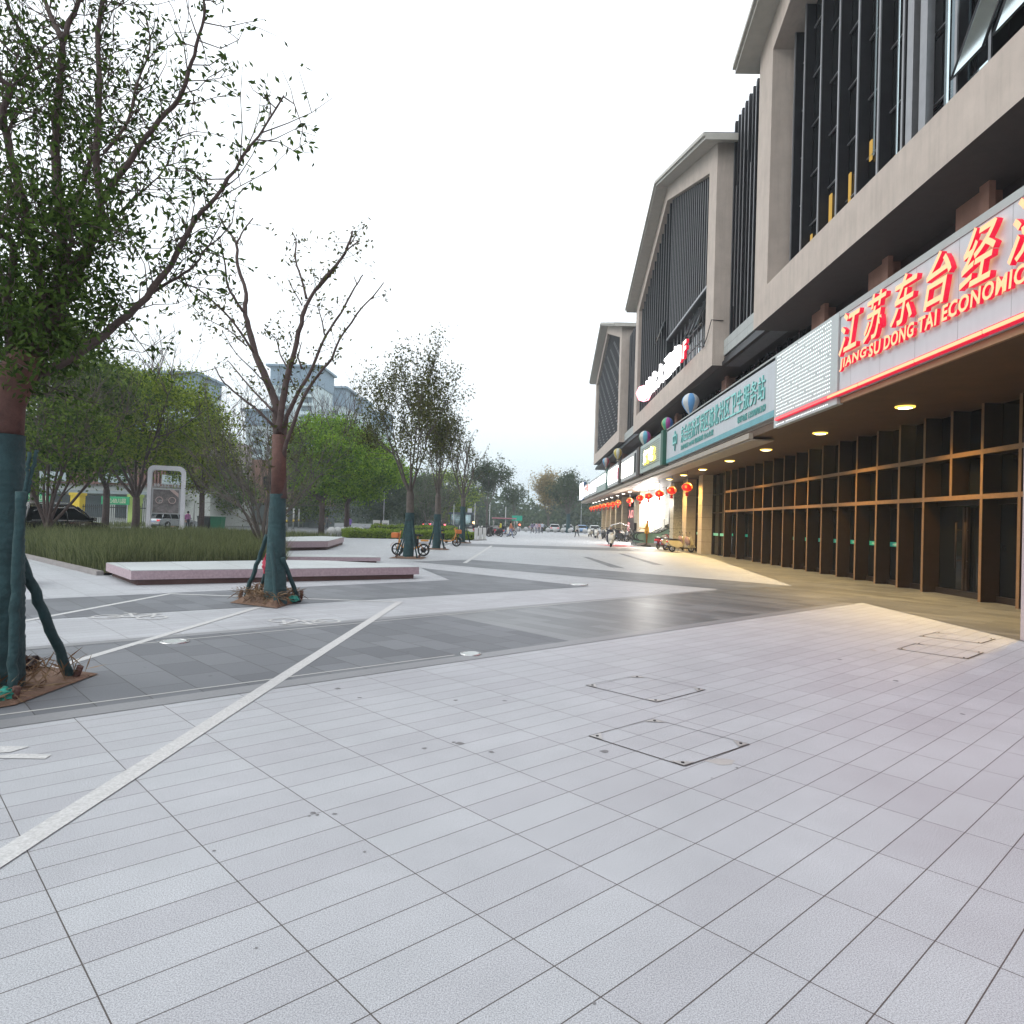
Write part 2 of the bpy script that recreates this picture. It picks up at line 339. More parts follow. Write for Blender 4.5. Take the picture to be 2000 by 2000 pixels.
line('edge_strip', (-9.4, -.62 + .16), (7.3, 16.12), .24, .0043, edge); line('edge_strip', (-9.0, 4.45), (4.8, 18.25), .2, .0043, edge)
# bicycle symbols, arrows and lamp discs
def bike_mark(cx, cy, rz, name='bicycle_symbol'):
    b = MB(); R = Matrix.Rotation(rz, 3, 'Z')
    def ring(x, y, r, w=.045):
        n = 22
        for k in range(n):
            t0, t1 = 2 * math.pi * k / n, 2 * math.pi * (k + 1) / n
            q = [(x + (r - w) * math.cos(t0), y + (r - w) * math.sin(t0)), (x + r * math.cos(t0), y + r * math.sin(t0)), (x + r * math.cos(t1), y + r * math.sin(t1)), (x + (r - w) * math.cos(t1), y + (r - w) * math.sin(t1))]
            b.add([tuple((R @ Vector((*p, 0)))[:2]) + (.0062,) for p in q], [(0, 1, 2, 3)])
    def seg(x0, y0, x1, y1, z, w=.05):
        a, c = Vector((x0, y0, 0)), Vector((x1, y1, 0)); d = (c - a).normalized(); n = Vector((-d.y, d.x, 0)) * w / 2
        b.add([tuple((R @ p)[:2]) + (z,) for p in (a + n, a - n, c - n, c + n)], [(0, 1, 2, 3)])
    ring(-.32, 0, .22); ring(.32, 0, .22)
    for i, s in enumerate(((-.32, 0, -.12, .3), (-.12, .3, .22, .3), (.32, 0, .2, .4), (.05, 0, .22, .3), (-.32, 0, .05, 0), (.05, 0, -.16, .36), (.1, .42, .3, .42), (-.26, .38, -.06, .38))): seg(*s, .0066 + .0004 * i)
    o = b.build(name, paint); o.location = (cx, cy, 0); tag(o, kind='structure')
bike_mark(-5.94, 10.35, .1); bike_mark(-3.38, 10.6, math.pi + .1)
b = MB(); a0 = gp(-30, 1480); 
for pts in (((-60, 1475), (-10, 1458), (58, 1459), (20, 1470)), ((-60, 1481), (40, 1473), (101, 1475), (88, 1483))):
    b.add([(*gp(*p).xy, .004) for p in pts], [(0, 1, 2, 3)])
struct('painted_arrow', b, paint)
disc = mat('inground_lamp_glass', (.40, .44, .43), .3, var=.15, vs=30)
for (x, y, r, l) in ((-.67, 8.42, .13, 'round pale in-ground lamp at the end of the thin inlaid line'), (-4.32, 8.52, .17, 'round in-ground lamp between the tree pits, left of the long white line'), (1.32, 18.6, .26, 'round in-ground lamp at the tip of the far dark chevron')):
    t = thing('ground_lamp', l, 'ground lamp', (x, y, 0), 0, 'lamps set into the paving')
    MB().cyl((0, 0, .006), r * .8, .014, 24).build('lens', disc, t)
    MB().lathe([(r * .8, .008), (r * .8, .016), (r, .016), (r, .002)], n=24).build('rim', steel, t)
# recessed manhole covers paved with the same granite
gap = mat('cover_gap', (.05, .042, .04), .7, var=.3, vs=30); cor = mat('cover_corner_steel', (.42, .41, .40), .4, .4, var=.15, vs=30)
def cover(P, label, sides=4, k_=1):
    c = sum((Vector(p) for p in P), Vector((0, 0))) / len(P)
    t = thing('manhole_cover', label, 'manhole cover', (c.x, c.y, 0), 0, 'square covers sunk into the paving')
    b = MB(); n = len(P)
    for i in range(sides):
        a, d = Vector(P[i]) - c, Vector(P[(i + 1) % n]) - c; e = (d - a).normalized(); q = Vector((-e.y, e.x)) * k_ * (.0065 if i in (0, 1) else .003)
        b.add([(*(a + q), .0035 + i * .0003), (*(a - q), .0035 + i * .0003), (*(d - q), .0035 + i * .0003), (*(d + q), .0035 + i * .0003)], [(0, 1, 2, 3)])
    b.build('frame', gap, t)
    for i in range(n):
        a = Vector(P[i]) - c; e1 = (Vector(P[(i + 1) % n]) - c - a).normalized() * .12; e2 = (Vector(P[(i - 1) % n]) - c - a).normalized() * .12
        a2 = a + (e1 + e2) * .07
        MB().add([(*a2, .006), (*(a2 + e1), .006), (*(a2 + e2), .006)], [(0, 1, 2)]).build('corner_plate', cor, t)
        MB().cyl((*(a2 + (e1 + e2) * .3), .008), .012, .006, 10).build('key_hole', black, t)
    return t
cover([(.49, 5.34), (1.08, 4.75), (1.68, 5.29), (1.07, 5.88)], 'nearest square granite-filled manhole cover with bold dark edges and a rust stain')
cover([(.6, 7.01), (1.2, 6.44), (1.78, 7.01), (1.18, 7.55)], 'square granite-filled manhole cover just behind the nearest one')
cover([(5.15, 9.92), (5.73, 9.31), (6.3, 9.87), (5.74, 10.51)], 'manhole cover near the pink pier, the front one of two', k_=2)
cover([(6.18, 11.25), (6.8, 10.71), (7.34, 11.22), (6.74, 11.76)], 'manhole cover near the pink pier, the rear one by the arcade edge', k_=2)
st = mat('rust_stain', (.355, .342, .33), .7, var=.12, vs=9); gum = mat('old_gum', (.17, .17, .175), .8, var=.3, vs=40)
def blot(b, px, py, r, e=1.):
    q = gp(px, py); n = 12; ph = random.uniform(0, 6)
    b.add([(q.x + r * (1 + .25 * math.sin(3 * t + ph) + random.uniform(-.12, .12)) * math.cos(t), q.y + e * r * (1 + .2 * math.sin(2 * t + ph)) * math.sin(t), .0018) for t in [2 * math.pi * k / n for k in range(n)]], [tuple(range(n))])
b = MB()
for px, py, r in ((611, 1588, .016), (620, 1592, .011), (653, 1590, .014), (604, 1594, .009), (418, 1662, .009), (898, 1452, .03), (886, 1450, .016), (829, 1462, .018), (960, 1469, .02), (712, 1664, .008), (1390, 1520, .008), (890, 1368, .02), (660, 1345, .03), (702, 1363, .02), (985, 1369, .02), (1181, 1468, .03), (500, 1852, .006), (1160, 1960, .007), (1440, 1500, .012), (1750, 1330, .03), (1640, 1288, .03), (1880, 1395, .02)): blot(b, px, py, r)
struct('paving_spots', b, gum)
b = MB(); blot(b, 1408, 1488, .10, .6); blot(b, 1705, 1270, .05)
struct('rust_marks', b, st)
# ================================================================== SHOPPING BUILDING
B = thing('commercial_building', 'long pinkish grey shopping building with gabled upper blocks over a canopy', 'building', (11, 40, 0))
def bp(mb, name, m, parent=B): return mb.build(name, m, parent, world=True)
# canopy slab, lip, soffit
b = MB(); b.box(7.78, 11.8, -12, 107, 5.12, 7.0); bp(b, 'canopy', stone)
b = MB(); b.box(7.76, 11.9, -12, 107.2, 4.87, 5.10)
bp(b, 'soffit', soffitm)
b = MB(); b.box(7.62, 7.80, -12, 107, 7.002, 7.16); bp(b, 'canopy_coping', stone2)
b = MB(); b.box(7.6, 7.755, 24.9, 107.2, 4.80, 5.0); b.box(7.68, 8.5, 24.9, 107.1, 4.74, 4.79); bp(b, 'canopy_lip', mat('canopy_lip', (.34, .29, .24), .5, var=.08))
b = MB(); b.box(7.69, 7.755, -12, 22.4, 4.84, 4.98); bp(b, 'bronze_edge', mat('bronze_trim', (.34, .20, .10), .4, .3, var=.1))
# second floor wall behind the canopy
b = MB(); b.box(10.75, 24, -12, 104, 5.0, 9.9); bp(b, 'second_floor_wall', mat('second_floor_infill', (.045, .035, .035), .5, var=.15))
b = MB(); b.box(9.4, 24, -12, 104, 9.9, 10.1); b.box(9.3, 10.9, -12, 104, 9.705, 9.9); bp(b, 'upper_soffit', darkmetal)
colm = mat('sign_lit_stone', (.38, .21, .16), .7, var=.08)  # column stone with the sign's red light mixed into its colour
for y in (8.2, 12.6, 17, 21.5, 25.9, 38.3, 51, 63.5, 80, 92):
    b = MB(); b.box(10.3, 10.745, y - .5, y + .55, 7.0, 9.7); b.box(10.15, 10.298, y - .95, y - .6, 7.0, 9.7); bp(b, 'second_floor_column', colm)
for i in range(24):
    y = 27.2 + i * 1.28
    if 37.4 < y < 39.2: continue
    bp(MB().box(10.6, 10.70, y - .05, y + .05, 7.0, 9.7), 'window_mullion', darkmetal)
b = MB(); b.box(10.705, 10.74, 26.6, 37.4, 8.1, 9.65); b.box(10.705, 10.74, 39.2, 50, 7.0, 9.65); b.box(10.705, 10.74, 52, 62, 7, 9.65); bp(b, 'second_floor_glass', glassd)
b = MB(); b.box(10.70, 10.742, 27.3, 33.4, 7.0, 8.05); bp(b, 'lower_sky_glass', glassb)
# gabled blocks
def gable(y0, y1, z0, ze, zp, X=8.8, style=0, depth=15):
    ym = (y0 + y1) / 2
    b = MB(); t = 1.55; zs = z0 + 1.35
    def frame_quads(x):
        o = [(y0, z0), (y0, ze), (ym, zp), (y1, ze), (y1, z0)]
        i = [(y0 + t, zs), (y0 + t, ze - .75), (ym, zp - 1.0 - .0), (y1 - t, ze - .75), (y1 - t, zs)]
        return o, i
    o, i = frame_quads(X)
    for k in range(5):
        a, c = k, (k + 1) % 5
        for x, fl in ((X, 0), (X + 1.0, 1)):
            pass
        # front ring, outer skin and reveal
        b.add([(X, *o[a]), (X, *o[c]), (X, *i[c]), (X, *i[a])], [(0, 1, 2, 3)])
        b.add([(X, *i[a]), (X, *i[c]), (X + 1.0, *i[c]), (X + 1.0, *i[a])], [(0, 1, 2, 3)])
        if k != 4: b.add([(X, *o[a]), (X, *o[c]), (X + depth, *o[c]), (X + depth, *o[a])], [(0, 1, 2, 3)])
    f = bp(b, 'gable_frame', stone)
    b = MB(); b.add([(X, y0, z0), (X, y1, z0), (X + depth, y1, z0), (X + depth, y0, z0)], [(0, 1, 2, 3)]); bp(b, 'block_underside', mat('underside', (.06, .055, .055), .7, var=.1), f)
    b = MB(); b.add([(X + .98, *p) for p in i], [(0, 1, 2, 3, 4)]); bp(b, 'glass_wall', glassd, f)
    # fins
    def ztop(y): return (ze - .75) + (zp - 1.0 - ze + .75) * (1 - abs(y - ym) / (ym - y0 - t)) - .03
    fb = MB(); fe = MB()
    ys = []; 
    if style == 1:
        ys = [26.4, 25.4, 23.9, 22.46, 21.1, 19.8, 18.5, 16.17, 14.95, 13.5, 11.6, 10.2, 8.8, 7.4, 6.0, 4.6]
        for y in ys:
            fb.box(X + .64, X + .97, y - .03, y + .03, zs, ztop(y)); fe.box(X + .60, X + .638, y - .045, y + .045, zs, ztop(y))
        for y, w in ((18.16, .15), (17.54, .155)): fe.box(X + .61, X + .80, y - w, y + w, zs + .01, ztop(y) - .1)
        hb = MB()
        for k in range(len(ys) - 1):
            for j in range(5):
                z = zs + .9 + ((k * 37) % 11) * .16 + j * 1.8
                if z < ztop(ys[k]) - .2 and z < ztop(ys[k + 1]) - .2: bp(MB().box(X + .9, X + .95, ys[k + 1] + .04, ys[k] - .04, z, z + .035), 'glazing_bar', finedge, f)
    elif style == 2:
        y = y1 - t - .3; split = y0 + t + 11.6
        while y > y0 + t + .2:
            fb.box(X + .25, X + .97, y - .03, y + .03, (zs if y > split else zs + 3.4), ztop(y)); fe.box(X + .22, X + .249, y - .035, y + .035, (zs if y > split else zs + 3.4), ztop(y)); y -= (.95 if y > split else .52)
        fe.box(X + .16, X + .215, y0 + t, split, zs + 3.3, zs + 3.42); fb.box(X + .22, X + .97, y0 + t, split, zs + 3.25, zs + 3.39)
        y = y0 + t + .5
        while y < split: fe.box(X + .5, X + .55, y - .04, y + .04, zs, zs + 3.24); y += 1.15
    else:
        y = y0 + t + .4; k = 0; 
        while y < y1 - t - .1:
            fb.box(X + .3, X + .97, y - .04, y + .04, zs, ztop(y)); fe.box(X + .27, X + .299, y - .03, y + .03, zs, ztop(y))
            for j in range(6):
                z = zs + .5 + ((k * 5) % 4) * .45 + j * 1.85
                if z < ztop(y) - .2: fe.box(X + .2, X + .26, y, y + .9, z, z + .09)
            y += .9; k += 1
    bp(fb, 'fins', darkmetal, f); bp(fe, 'fin_edges', finedge, f)
    # roof planes with a fascia and overhang
    b = MB(); ov, side = .8, .75
    dz = (zp - ze) / (ym - y0)
    for s in (-1, 1):
        ye = ym + s * (ym - y0 + side); zz = ze - dz * side
        for (h0, h1, xo, m) in ((.0, .16, ov, 0), (.162, .34, ov + .12, 0), (.342, .37, ov + .06, 1)):
            q = [(ye, zz + h0), (ym, zp + h0), (ym, zp + h1), (ye, zz + h1)]
            b.prism(q, X - xo, X + depth, 'x', m)
    bp(b, 'roof', [roofm, rooftile], B)
    return f, ys
f1, ys1 = gable(1.6, 28.6, 9.68, 20.9, 25.2, style=1)
f2, _ = gable(35.1, 62.0, 9.72, 20.9, 25.2, style=2)
f3, _ = gable(72.1, 100.8, 10.15, 22.1, 26.2, style=3)
# sky reflecting panes, open top-hung windows and lit rooms in the nearest block
def pane(y0, y1, z0, z1, x, m, par, nm='window_pane'):
    return bp(MB().box(x, x + .03, y0, y1, z0, z1), nm, m, par)
for y0, y1, z0, z1 in ((18.02, 18.16, 11.1, 22), (19.2, 19.3, 11.6, 21), (20.5, 20.6, 12.6, 20), (16.86, 17.05, 11.05, 23), (15.3, 16.02, 11.05, 12.0), (15.3, 16.02, 13.9, 23), (14.2, 15.2, 11.05, 11.9), (14.2, 15.2, 13.6, 23), (12.7, 13.9, 11.05, 11.8), (12.7, 13.9, 13.6, 22), (11.2, 12.5, 11.05, 22), (8, 11, 11.05, 22)):
    pane(y0, y1, z0, z1, 9.66, glassb, f1)
pane(16.1, 16.8, 11.05, 22.5, 9.67, mat('blue_grey_glass', (.10, .14, .16), .1, .6), f1)
litroom = mat('lit_room', (.05, .03, .01), .3, emit=(1, .62, .14), es=.42, var=.5, vs=5)
for y0, y1, z0, z1 in ((23.5, 23.7, 11.1, 12.9), (25.1, 25.25, 11.2, 12.2), (22.1, 22.25, 12.0, 12.9), (20.75, 20.9, 12.6, 13.2), (19.35, 19.45, 11.1, 12.0)):
    pane(y0, y1, z0, z1, 9.70, litroom, f1, 'lit_window')
def open_window(y0, y1, z0, z1, x, par, sw=.85):
    b = MB(); lean = sw
    for (a, c, d, e) in ((y0, y1, z0, z1),):
        P = [(x - lean, a, d), (x - lean, c, d), (x, c, e), (x, a, e)]
        b.add(P + [(p[0] + .05, p[1], p[2] + .02) for p in P], [(0, 1, 2, 3), (4, 5, 6, 7), (0, 1, 5, 4), (1, 2, 6, 5), (2, 3, 7, 6), (3, 0, 4, 7)])
    w = bp(b, 'open_window', glassb, par)
    fr = MB()
    for p, q in (((x - lean, y0, z0), (x - lean, y1, z0)), ((x - lean, y1, z0), (x, y1, z1)), ((x, y1, z1), (x, y0, z1)), ((x, y0, z1), (x - lean, y0, z0))): fr.tube([p, q], .025, 4)
    bp(fr, 'window_frame', darkmetal, w if False else par)
open_window(14.05, 15.1, 11.35, 13.5, 9.4, f1, .7); open_window(12.5, 13.75, 11.35, 13.5, 9.4, f1, .7)
for y0, y1 in ((38.2, 39.2), (39.6, 40.6), (41, 42)): open_window(y0, y1, 12.6, 14.2, 9.3, f2, .6)
open_window(49.3, 50.6, 14.7, 16.2, 9.05, f2, .5)
for y0, y1, z0, z1 in ((36.9, 37.2, 11.2, 14), (38.2, 38.5, 11.2, 12.3), (39.8, 40.0, 11.2, 12.2), (41.4, 41.6, 11.2, 12.2)): pane(y0, y1, z0, z1, 9.6, glassb, f2)
pane(75.6, 77.6, 11.6, 14.4, 9.74, emis('dim_room', (.8, .4, .15), .25), f3, 'lit_window')
# recessed louvre screens between the blocks
def screen(y0, y1, z0, z1, X=9.6):
    b = MB(); b.box(X + .5, X + .6, y0, y1, z0, z1 - .5); s = bp(b, 'recess_wall', darkmetal)
    lb = MB(); eb = MB(); y = y0 + .15; k = 0
    while y < y1:
        h = z1 - (y1 - y) * .0
        lb.box(X, X + .45, y - .05, y + .05, z0, h); 
        a = z0 if k % 3 != 1 else z0 + 1.5 + (k * 7 % 5) * 1.7; c = h - .1 if k % 4 != 2 else h - 3.5
        eb.box(X - .03, X - .002, y - .035, y + .035, a, c); y += .56; k += 1
    bp(lb, 'louvres', darkmetal, s); bp(eb, 'louvre_edges', finedge, s)
    b = MB(); b.box(X - .24, X + .6, y0, y1, z0 - .78, z0)
    sp = bp(b, 'spandrel', stone2); b = MB()
    for j in (1,): b.box(X - .243, X - .2405, y0, y1, z0 - .40, z0 - .385)
    for j in range(int((y1 - y0) / 1.6)): b.box(X - .243, X - .2405, y0 + 1 + j * 1.6, y0 + 1.012 + j * 1.6, z0 - .77, z0 - .01)
    bp(b, 'panel_joints', mat('joint', (.2, .2, .2), .8), sp)
    b = MB(); b.box(X - .1, X + .6, y0, y1, z0 - 1.3, z0 - .785); bp(b, 'spandrel_return', mat('spandrel_return', (.13, .14, .155), .6), sp)
screen(28.62, 35.08, 10.98, 21.9); screen(62.02, 72.08, 11.0, 21.0)
# cable sagging across the corner of the middle block
# ground floor: bronze fin storefront
G = bp(MB().box(11.45, 11.5, -12, 40.1, 0.0, 4.868), 'storefront_glass', glassd)
fins = [17.44, 18.7, 19.97, 21.3, 22.65, 24.05, 25.45, 26.85, 28.2, 29.55, 30.9, 32.25, 33.6, 34.95, 36.35, 37.7, 39.0, 40.15, 16.1, 14.8, 13.5, 12.2]
for k, y in enumerate(fins):
    z0 = 0. if k not in (1, 14, 16 + 0) else 2.62
    b = MB(); b.box(11.0, 11.44, y - .05, y + .05, z0, 4.866)
    f_ = bp(b, 'storefront_fin', bronze); bp(MB().box(10.992, 10.999, y - .05, y + .05, z0, 4.866), 'lit_edge', bronze_lit, f_)  # strip added to show the fin's front edge as lit
b = MB()
for z in (2.52, 3.62): b.box(11.012, 11.43, 10.5, 40.0, z, z + .12)
tr_ = bp(b, 'storefront_transom', bronze)
for z in (2.52, 3.62): bp(MB().box(10.995, 11.011, 10.5, 40.0, z, z + .12), 'lit_transom_edge', bronze_lit, tr_)  # lit transom front, put into the strip's colour
b = MB(); b.box(11.36, 11.445, 10.5, 40.05, 0, .16); b.box(11.38, 11.445, 10.5, 40.05, 2.4, 2.52)
for y in [a + .67 for a in fins if a > 19]: b.box(11.39, 11.448, y - .03, y + .03, .16, 4.86)
bp(b, 'door_frames', bronzed)
for y in (18.6, 13.8):
    t = MB(); t.box(11.33, 11.40, y + .03, y + .11, .17, 2.35); t.box(11.33, 11.40, y - .11, y - .03, .17, 2.35); d = bp(t, 'door_stiles', bronze)
    for s in (-1, 1):
        h = MB(); h.tube([(11.22, y + s * .2, .75), (11.22, y + s * .2, 1.95)], .022, 8); h.tube([(11.22, y + s * .2, .95), (11.34, y + s * .1, .95)], .012, 6); h.tube([(11.22, y + s * .2, 1.75), (11.34, y + s * .1, 1.75)], .012, 6)
        bp(h, 'door_handle', bronze, d)
dec = mat('green_decal', (.02, .30, .24), .5, var=.05); dect = mat('decal_text', (.65, .72, .66), .5)
for k, y in enumerate([a for a in fins if 20 < a < 39.5]):
    w = .6; yc = min(y + .40 * y / 11 + .25, y + 1.0); y = yc - .44
    d = bp(MB().box(11.434, 11.447, y + .14, y + .14 + w, 1.2, 1.34), 'door_decal', dec)
    if k < 8: text('小心玻璃', 'decal_writing', .1, .001, [dect], d, (11.431, y + .14 + w * .45, 1.27), WEST, bold=.001, w=.34, h=.075)
nt_ = mat('paper_notice', (.50, .50, .38), .6)
bp(MB().box(11.425, 11.447, 26.2, 26.42, 1.5, 1.95), 'paper_notice', nt_); bp(MB().box(11.425, 11.447, 30.2, 30.4, 1.4, 1.9), 'paper_notice', mat('grey_notice', (.15, .17, .18), .5))
# glass bays and stone columns towards the escalator
cols = [(43.3, 44.35), (47.6, 48.9), (51.9, 53.2), (68.0, 69.6), (80.5, 81.6), (86.5, 87.6), (92, 93.1), (97.5, 98.6), (103, 104)]
for y0, y1 in cols:
    pol = y0 == 51.9
    b = MB()
    z = 0
    while z < 4.86:
        b.box(10.5, 11.3, y0, y1, z + .006, min(z + .744, 4.865)); z += .75
    c = bp(b, 'stone_column', tan if not pol else mat('marbled_stone', (.48, .44, .33), .35, var=.35, vs=8))
    bp(MB().box(10.51, 11.29, y0 + .01, y1 - .01, 0, 4.86), 'column_core', mat('joint_dark', (.12, .10, .07), .8), c)
for y0, y1 in ((40.25, 43.25), (44.4, 47.55), (48.95, 51.85), (69.65, 80.4), (81.7, 86.4), (87.7, 91.9), (93.2, 97.4), (98.7, 102.9)):
    g = bp(MB().box(11.2, 11.24, y0, y1, .0, 4.866), 'shop_glass', glassd)
    b = MB()
    for z in (2.5, 3.6): b.box(11.12, 11.19, y0, y1, z, z + .07)
    n = max(2, int((y1 - y0) / 1.5))
    for k in range(n + 1):
        y = y0 + .03 + (y1 - y0 - .06) * k / n; b.box(11.11, 11.195, y - .03, y + .03, 0, 4.86)
    bp(b, 'glazing_frame', bronze, g)
    if y0 < 49: 
        for k in range(2): bp(MB().box(11.17, 11.198, y0 + .12 + k * (y1 - y0) / 2, y0 - .12 + (k + 1) * (y1 - y0) / 2, 1.16, 1.32), 'green_strip', mat('pale_green_strip', (.14, .45, .36), .5), g)
# lit recess with a shop, behind the escalator
bp(MB().box(13.9, 14.0, 53.3, 68, 0, 4.866), 'recess_back_wall', mat('cream_wall', (.55, .52, .46), .6))
bp(MB().box(11.3, 13.9, 67.9, 68.0, 0, 4.866), 'recess_side_wall', mat('corrugated_panel', (.5, .5, .48), .5, var=.2, vs=6))
bp(MB().box(11.0, 11.1, 53.35, 56.2, 1.6, 4.2), 'dark_opening', mat('brown_opening', (.05, .035, .03), .6))
bp(MB().box(11.0, 11.1, 57.6, 67.8, 4.25, 4.86), 'bulkhead', mat('light_bulkhead', (.55, .55, .55), .5))
bp(MB().box(11.02, 11.08, 58.6, 63.6, 2.3, 4.15), 'lit_menu_panel', e_white)
bp(MB().box(11.02, 11.08, 64.3, 67.6, 1.9, 4.2), 'lit_shop_sign', e_white)
bp(MB().box(11.05, 11.1, 58.3, 62.6, .0, 2.25), 'corrugated_wall', mat('pale_corrugated', (.55, .55, .52), .45, var=.15, vs=9))
bp(MB().box(11.05, 11.1, 63.2, 67.7, .9, 2.2), 'warm_shop_window', emis('warm_window', (1, .82, .45), 1.2))
bp(MB().box(10.6, 11.15, 69.75, 72.3, 1.9, 4.3), 'grey_duct_box', mat('duct_box', (.30, .28, .23), .6))
s_in = bp(MB().box(10.98, 11.05, 74.5, 79.8, 0, 3.6), 'entrance_panel', mat('entrance_panel', (.045, .03, .03), .4))
text('入口', 'entrance_letters', 1., .02, [emis('pink_letters', (.9, .35, .35), .7)], s_in, (10.95, 77.1, 2.9), WEST, bold=.03, w=3.6, h=.95)
text('地下', 'entrance_letters', 1., .02, [emis('pink_letters', (.9, .35, .35), .7)], s_in, (10.95, 78.5, 1.5), WEST, bold=.03, w=1.5, h=1.0)
bp(MB().box(10.9, 10.97, 73.0, 74.4, 3.6, 4.25), 'lit_ceiling_box', e_white2)
# pink pier at the near end of the arcade
bp(MB().box(7.72, 8.7, 9.85, 11.22, 0, 4.865), 'stone_pier', pinkst)
# downlights
for k, (x, y) in enumerate([(9.5, 13.0), (9.5, 18.18), (9.5, 23.45), (9.48, 28.73), (9.46, 33.86), (9.5, 39.3), (9.45, 43.9), (9.4, 48.1), (9.4, 52.93), (11.0, 53.4), (9.4, 57.6), (9.4, 62.3), (9.4, 67.3), (9.4, 71.8), (9.4, 76.66), (9.4, 82.2), (9.4, 87.5), (9.35, 91.8), (9.35, 96.4), (9.3, 101.1), (9.3, 105.0)]):
    r = .17
    b = MB(); b.lathe([(r + .07, -.001), (r + .06, -.03), (r, -.042), (r, -.001)], (x, y, 4.87), 20); dl = bp(b, 'downlight', e_halo if y < 50 else steel)
    bp(MB().cyl((x, y, 4.832), r * .96, .012, 20), 'lens', e_warm if y < 64 else emis('white_lens', (1, .93, .82), 14), dl)
    ld = bpy.data.lights.new('downlight_lamp', 'SPOT'); ld.spot_size = math.radians(140); ld.spot_blend = .9; ld.shadow_soft_size = .16
    ld.energy = (1250 if y < 20 else 1300) if y < 50 else 450; ld.color = (1, .64, .18) if y < 50 else (1, .86, .62)
    lo = bpy.data.objects.new('downlight_lamp', ld); C.objects.link(lo); lo.location = (x - 11, y - 40, 4.80); lo.parent = B
for (x, y, z, e, c) in ((10.4, 61, 3.6, 700, (1, .97, .92)), (12.5, 64, 4.2, 250, (1, .95, .85)), (10.3, 66.5, 3.4, 400, (1, .97, .93))):
    ld = bpy.data.lights.new('shop_lamp', 'POINT'); ld.energy = e; ld.color = c; ld.shadow_soft_size = .4
    lo = bpy.data.objects.new('shop_lamp', ld); C.objects.link(lo); lo.location = (x - 11, y - 40, z); lo.parent = B

# ------------------------------------------------------------------ signs on the canopy
M_ = thing('main_sign', 'big white canopy signboard with glowing red Chinese letters and English line', 'sign', (7.7, 12, 5.0))
bp(MB().box(7.64, 7.76, -8, 17.75, 4.985, 7.0), 'board', white, M_)
b = MB()
for k in range(18): b.box(7.6375, 7.6395, -7 + k * 1.42, -7 + k * 1.42 + .008, 4.99, 6.99)
bp(b, 'board_joints', mat('board_joint', (.33, .33, .34), .8), M_)
for ch, y0, y1 in (('江', 17.49, 16.42), ('苏', 16.22, 15.21), ('东', 15.02, 14.0), ('台', 13.75, 12.87), ('经', 12.61, 11.63), ('济', 11.35, 10.35), ('开', 10.1, 9.1), ('发', 8.85, 7.85), ('区', 7.6, 6.6)):
    text(ch, 'letter', 1.1, .05, [e_face, e_red], M_, (7.54, (y0 + y1) / 2, 6.42), WEST, bold=.012, shear=.30, w=abs(y0 - y1) * 1.02, h=1.0)
for word, y1, y0 in (('JIANG', 17.55, 16.14), ('SU', 16.04, 15.49), ('DONG', 15.36, 14.16), ('TAI', 14.01, 13.36), ('ECONOMIC', 13.22, 10.99), ('DEVELOPMENT', 10.8, 7.7)):
    text(word, 'letters', .38, .035, [e_face, e_red], M_, (7.57, (y0 + y1) / 2, 5.72), WEST, bold=.010, shear=.12, w=y1 - y0, h=.30)
for k, (y0, y1) in enumerate(((22.0, 18.2), (18.15, 16.5), (16.45, 14.1), (14.06, 12.0), (11.96, 9.5), (9.45, 6))):
    bb = MB(); bb.box(7.50, 7.52, y1, y0, 4.985 + .03, 5.075, 0); bb.box(7.522, 7.634, y1, y0, 5.0, 5.10, 1)
    bp(bb, 'light_bar', [e_face if k else emis('bar_dim', (1, .12, .12), 1.0), e_red], M_)
for y in (6.5, 13.5):  # added area lamps strengthen the letters' pink light on the paving
    ld = bpy.data.lights.new('sign_glow', 'AREA'); ld.shape = 'RECTANGLE'; ld.size = 7; ld.size_y = .8; ld.energy = 62; ld.color = (1, .36, .55)
    lo = bpy.data.objects.new('sign_glow', ld); C.objects.link(lo); lo.parent = M_; lo.location = (7.46 - 7.7, y - 12, 5.6 - 5.0); lo.rotation_euler = (0, math.radians(62), 0); lo.rotation_euler = Vector((-1, 0, -.45)).to_track_quat('-Z', 'Y').to_euler()
D_ = thing('dot_screen', 'grey panel studded with rows of white light dots between the two long signs', 'screen', (7.7, 20, 5))
bp(MB().box(7.60, 7.76, 17.8, 22.36, 4.82, 7.13), 'panel', mat('dot_panel', (.42, .45, .45), .5, var=.05), D_)
b = MB()
for r in range(21):
    z = 4.90 + r * .107
    if 4.98 < z < 5.12: continue
    for k in range(37):
        y = 18.25 + k * .108
        if (r * 7 + k * 3) % 29 == 0: continue
        b.add([(7.597, y + .021 * math.cos(t), z + .021 * math.sin(t)) for t in [math.pi * j / 3 for j in range(6)]], [(0, 1, 2, 3, 4, 5)])
bp(b, 'light_dots', e_dot, D_)
K_ = thing('clinic_sign', 'long pale sign with turquoise Chinese letters over a blue green stripe', 'sign', (7.7, 31, 5.2))
bp(MB().box(7.62, 7.76, 22.42, 40.1, 5.2, 7.1), 'board', mat('pale_blue_board', (.47, .50, .53), .5, var=.05, vs=1.5, streak=.12), K_)
bp(MB().box(7.612, 7.619, 22.42, 40.1, 5.2, 5.42), 'stripe', mat('teal_stripe', (.13, .33, .37), .5, var=.12, vs=2), K_)
teal = mat('teal_letters', (.24, .60, .57), .4); teald = mat('dark_teal', (.10, .34, .32), .5)
for k, ch in enumerate('东台经济开发区城北社区卫生服务站'):
    text(ch, 'letter', .9, .018, [teal, teald], K_, (7.595, 35.85 - k * .815, 6.33), WEST, bold=.0, w=.70, h=.84)
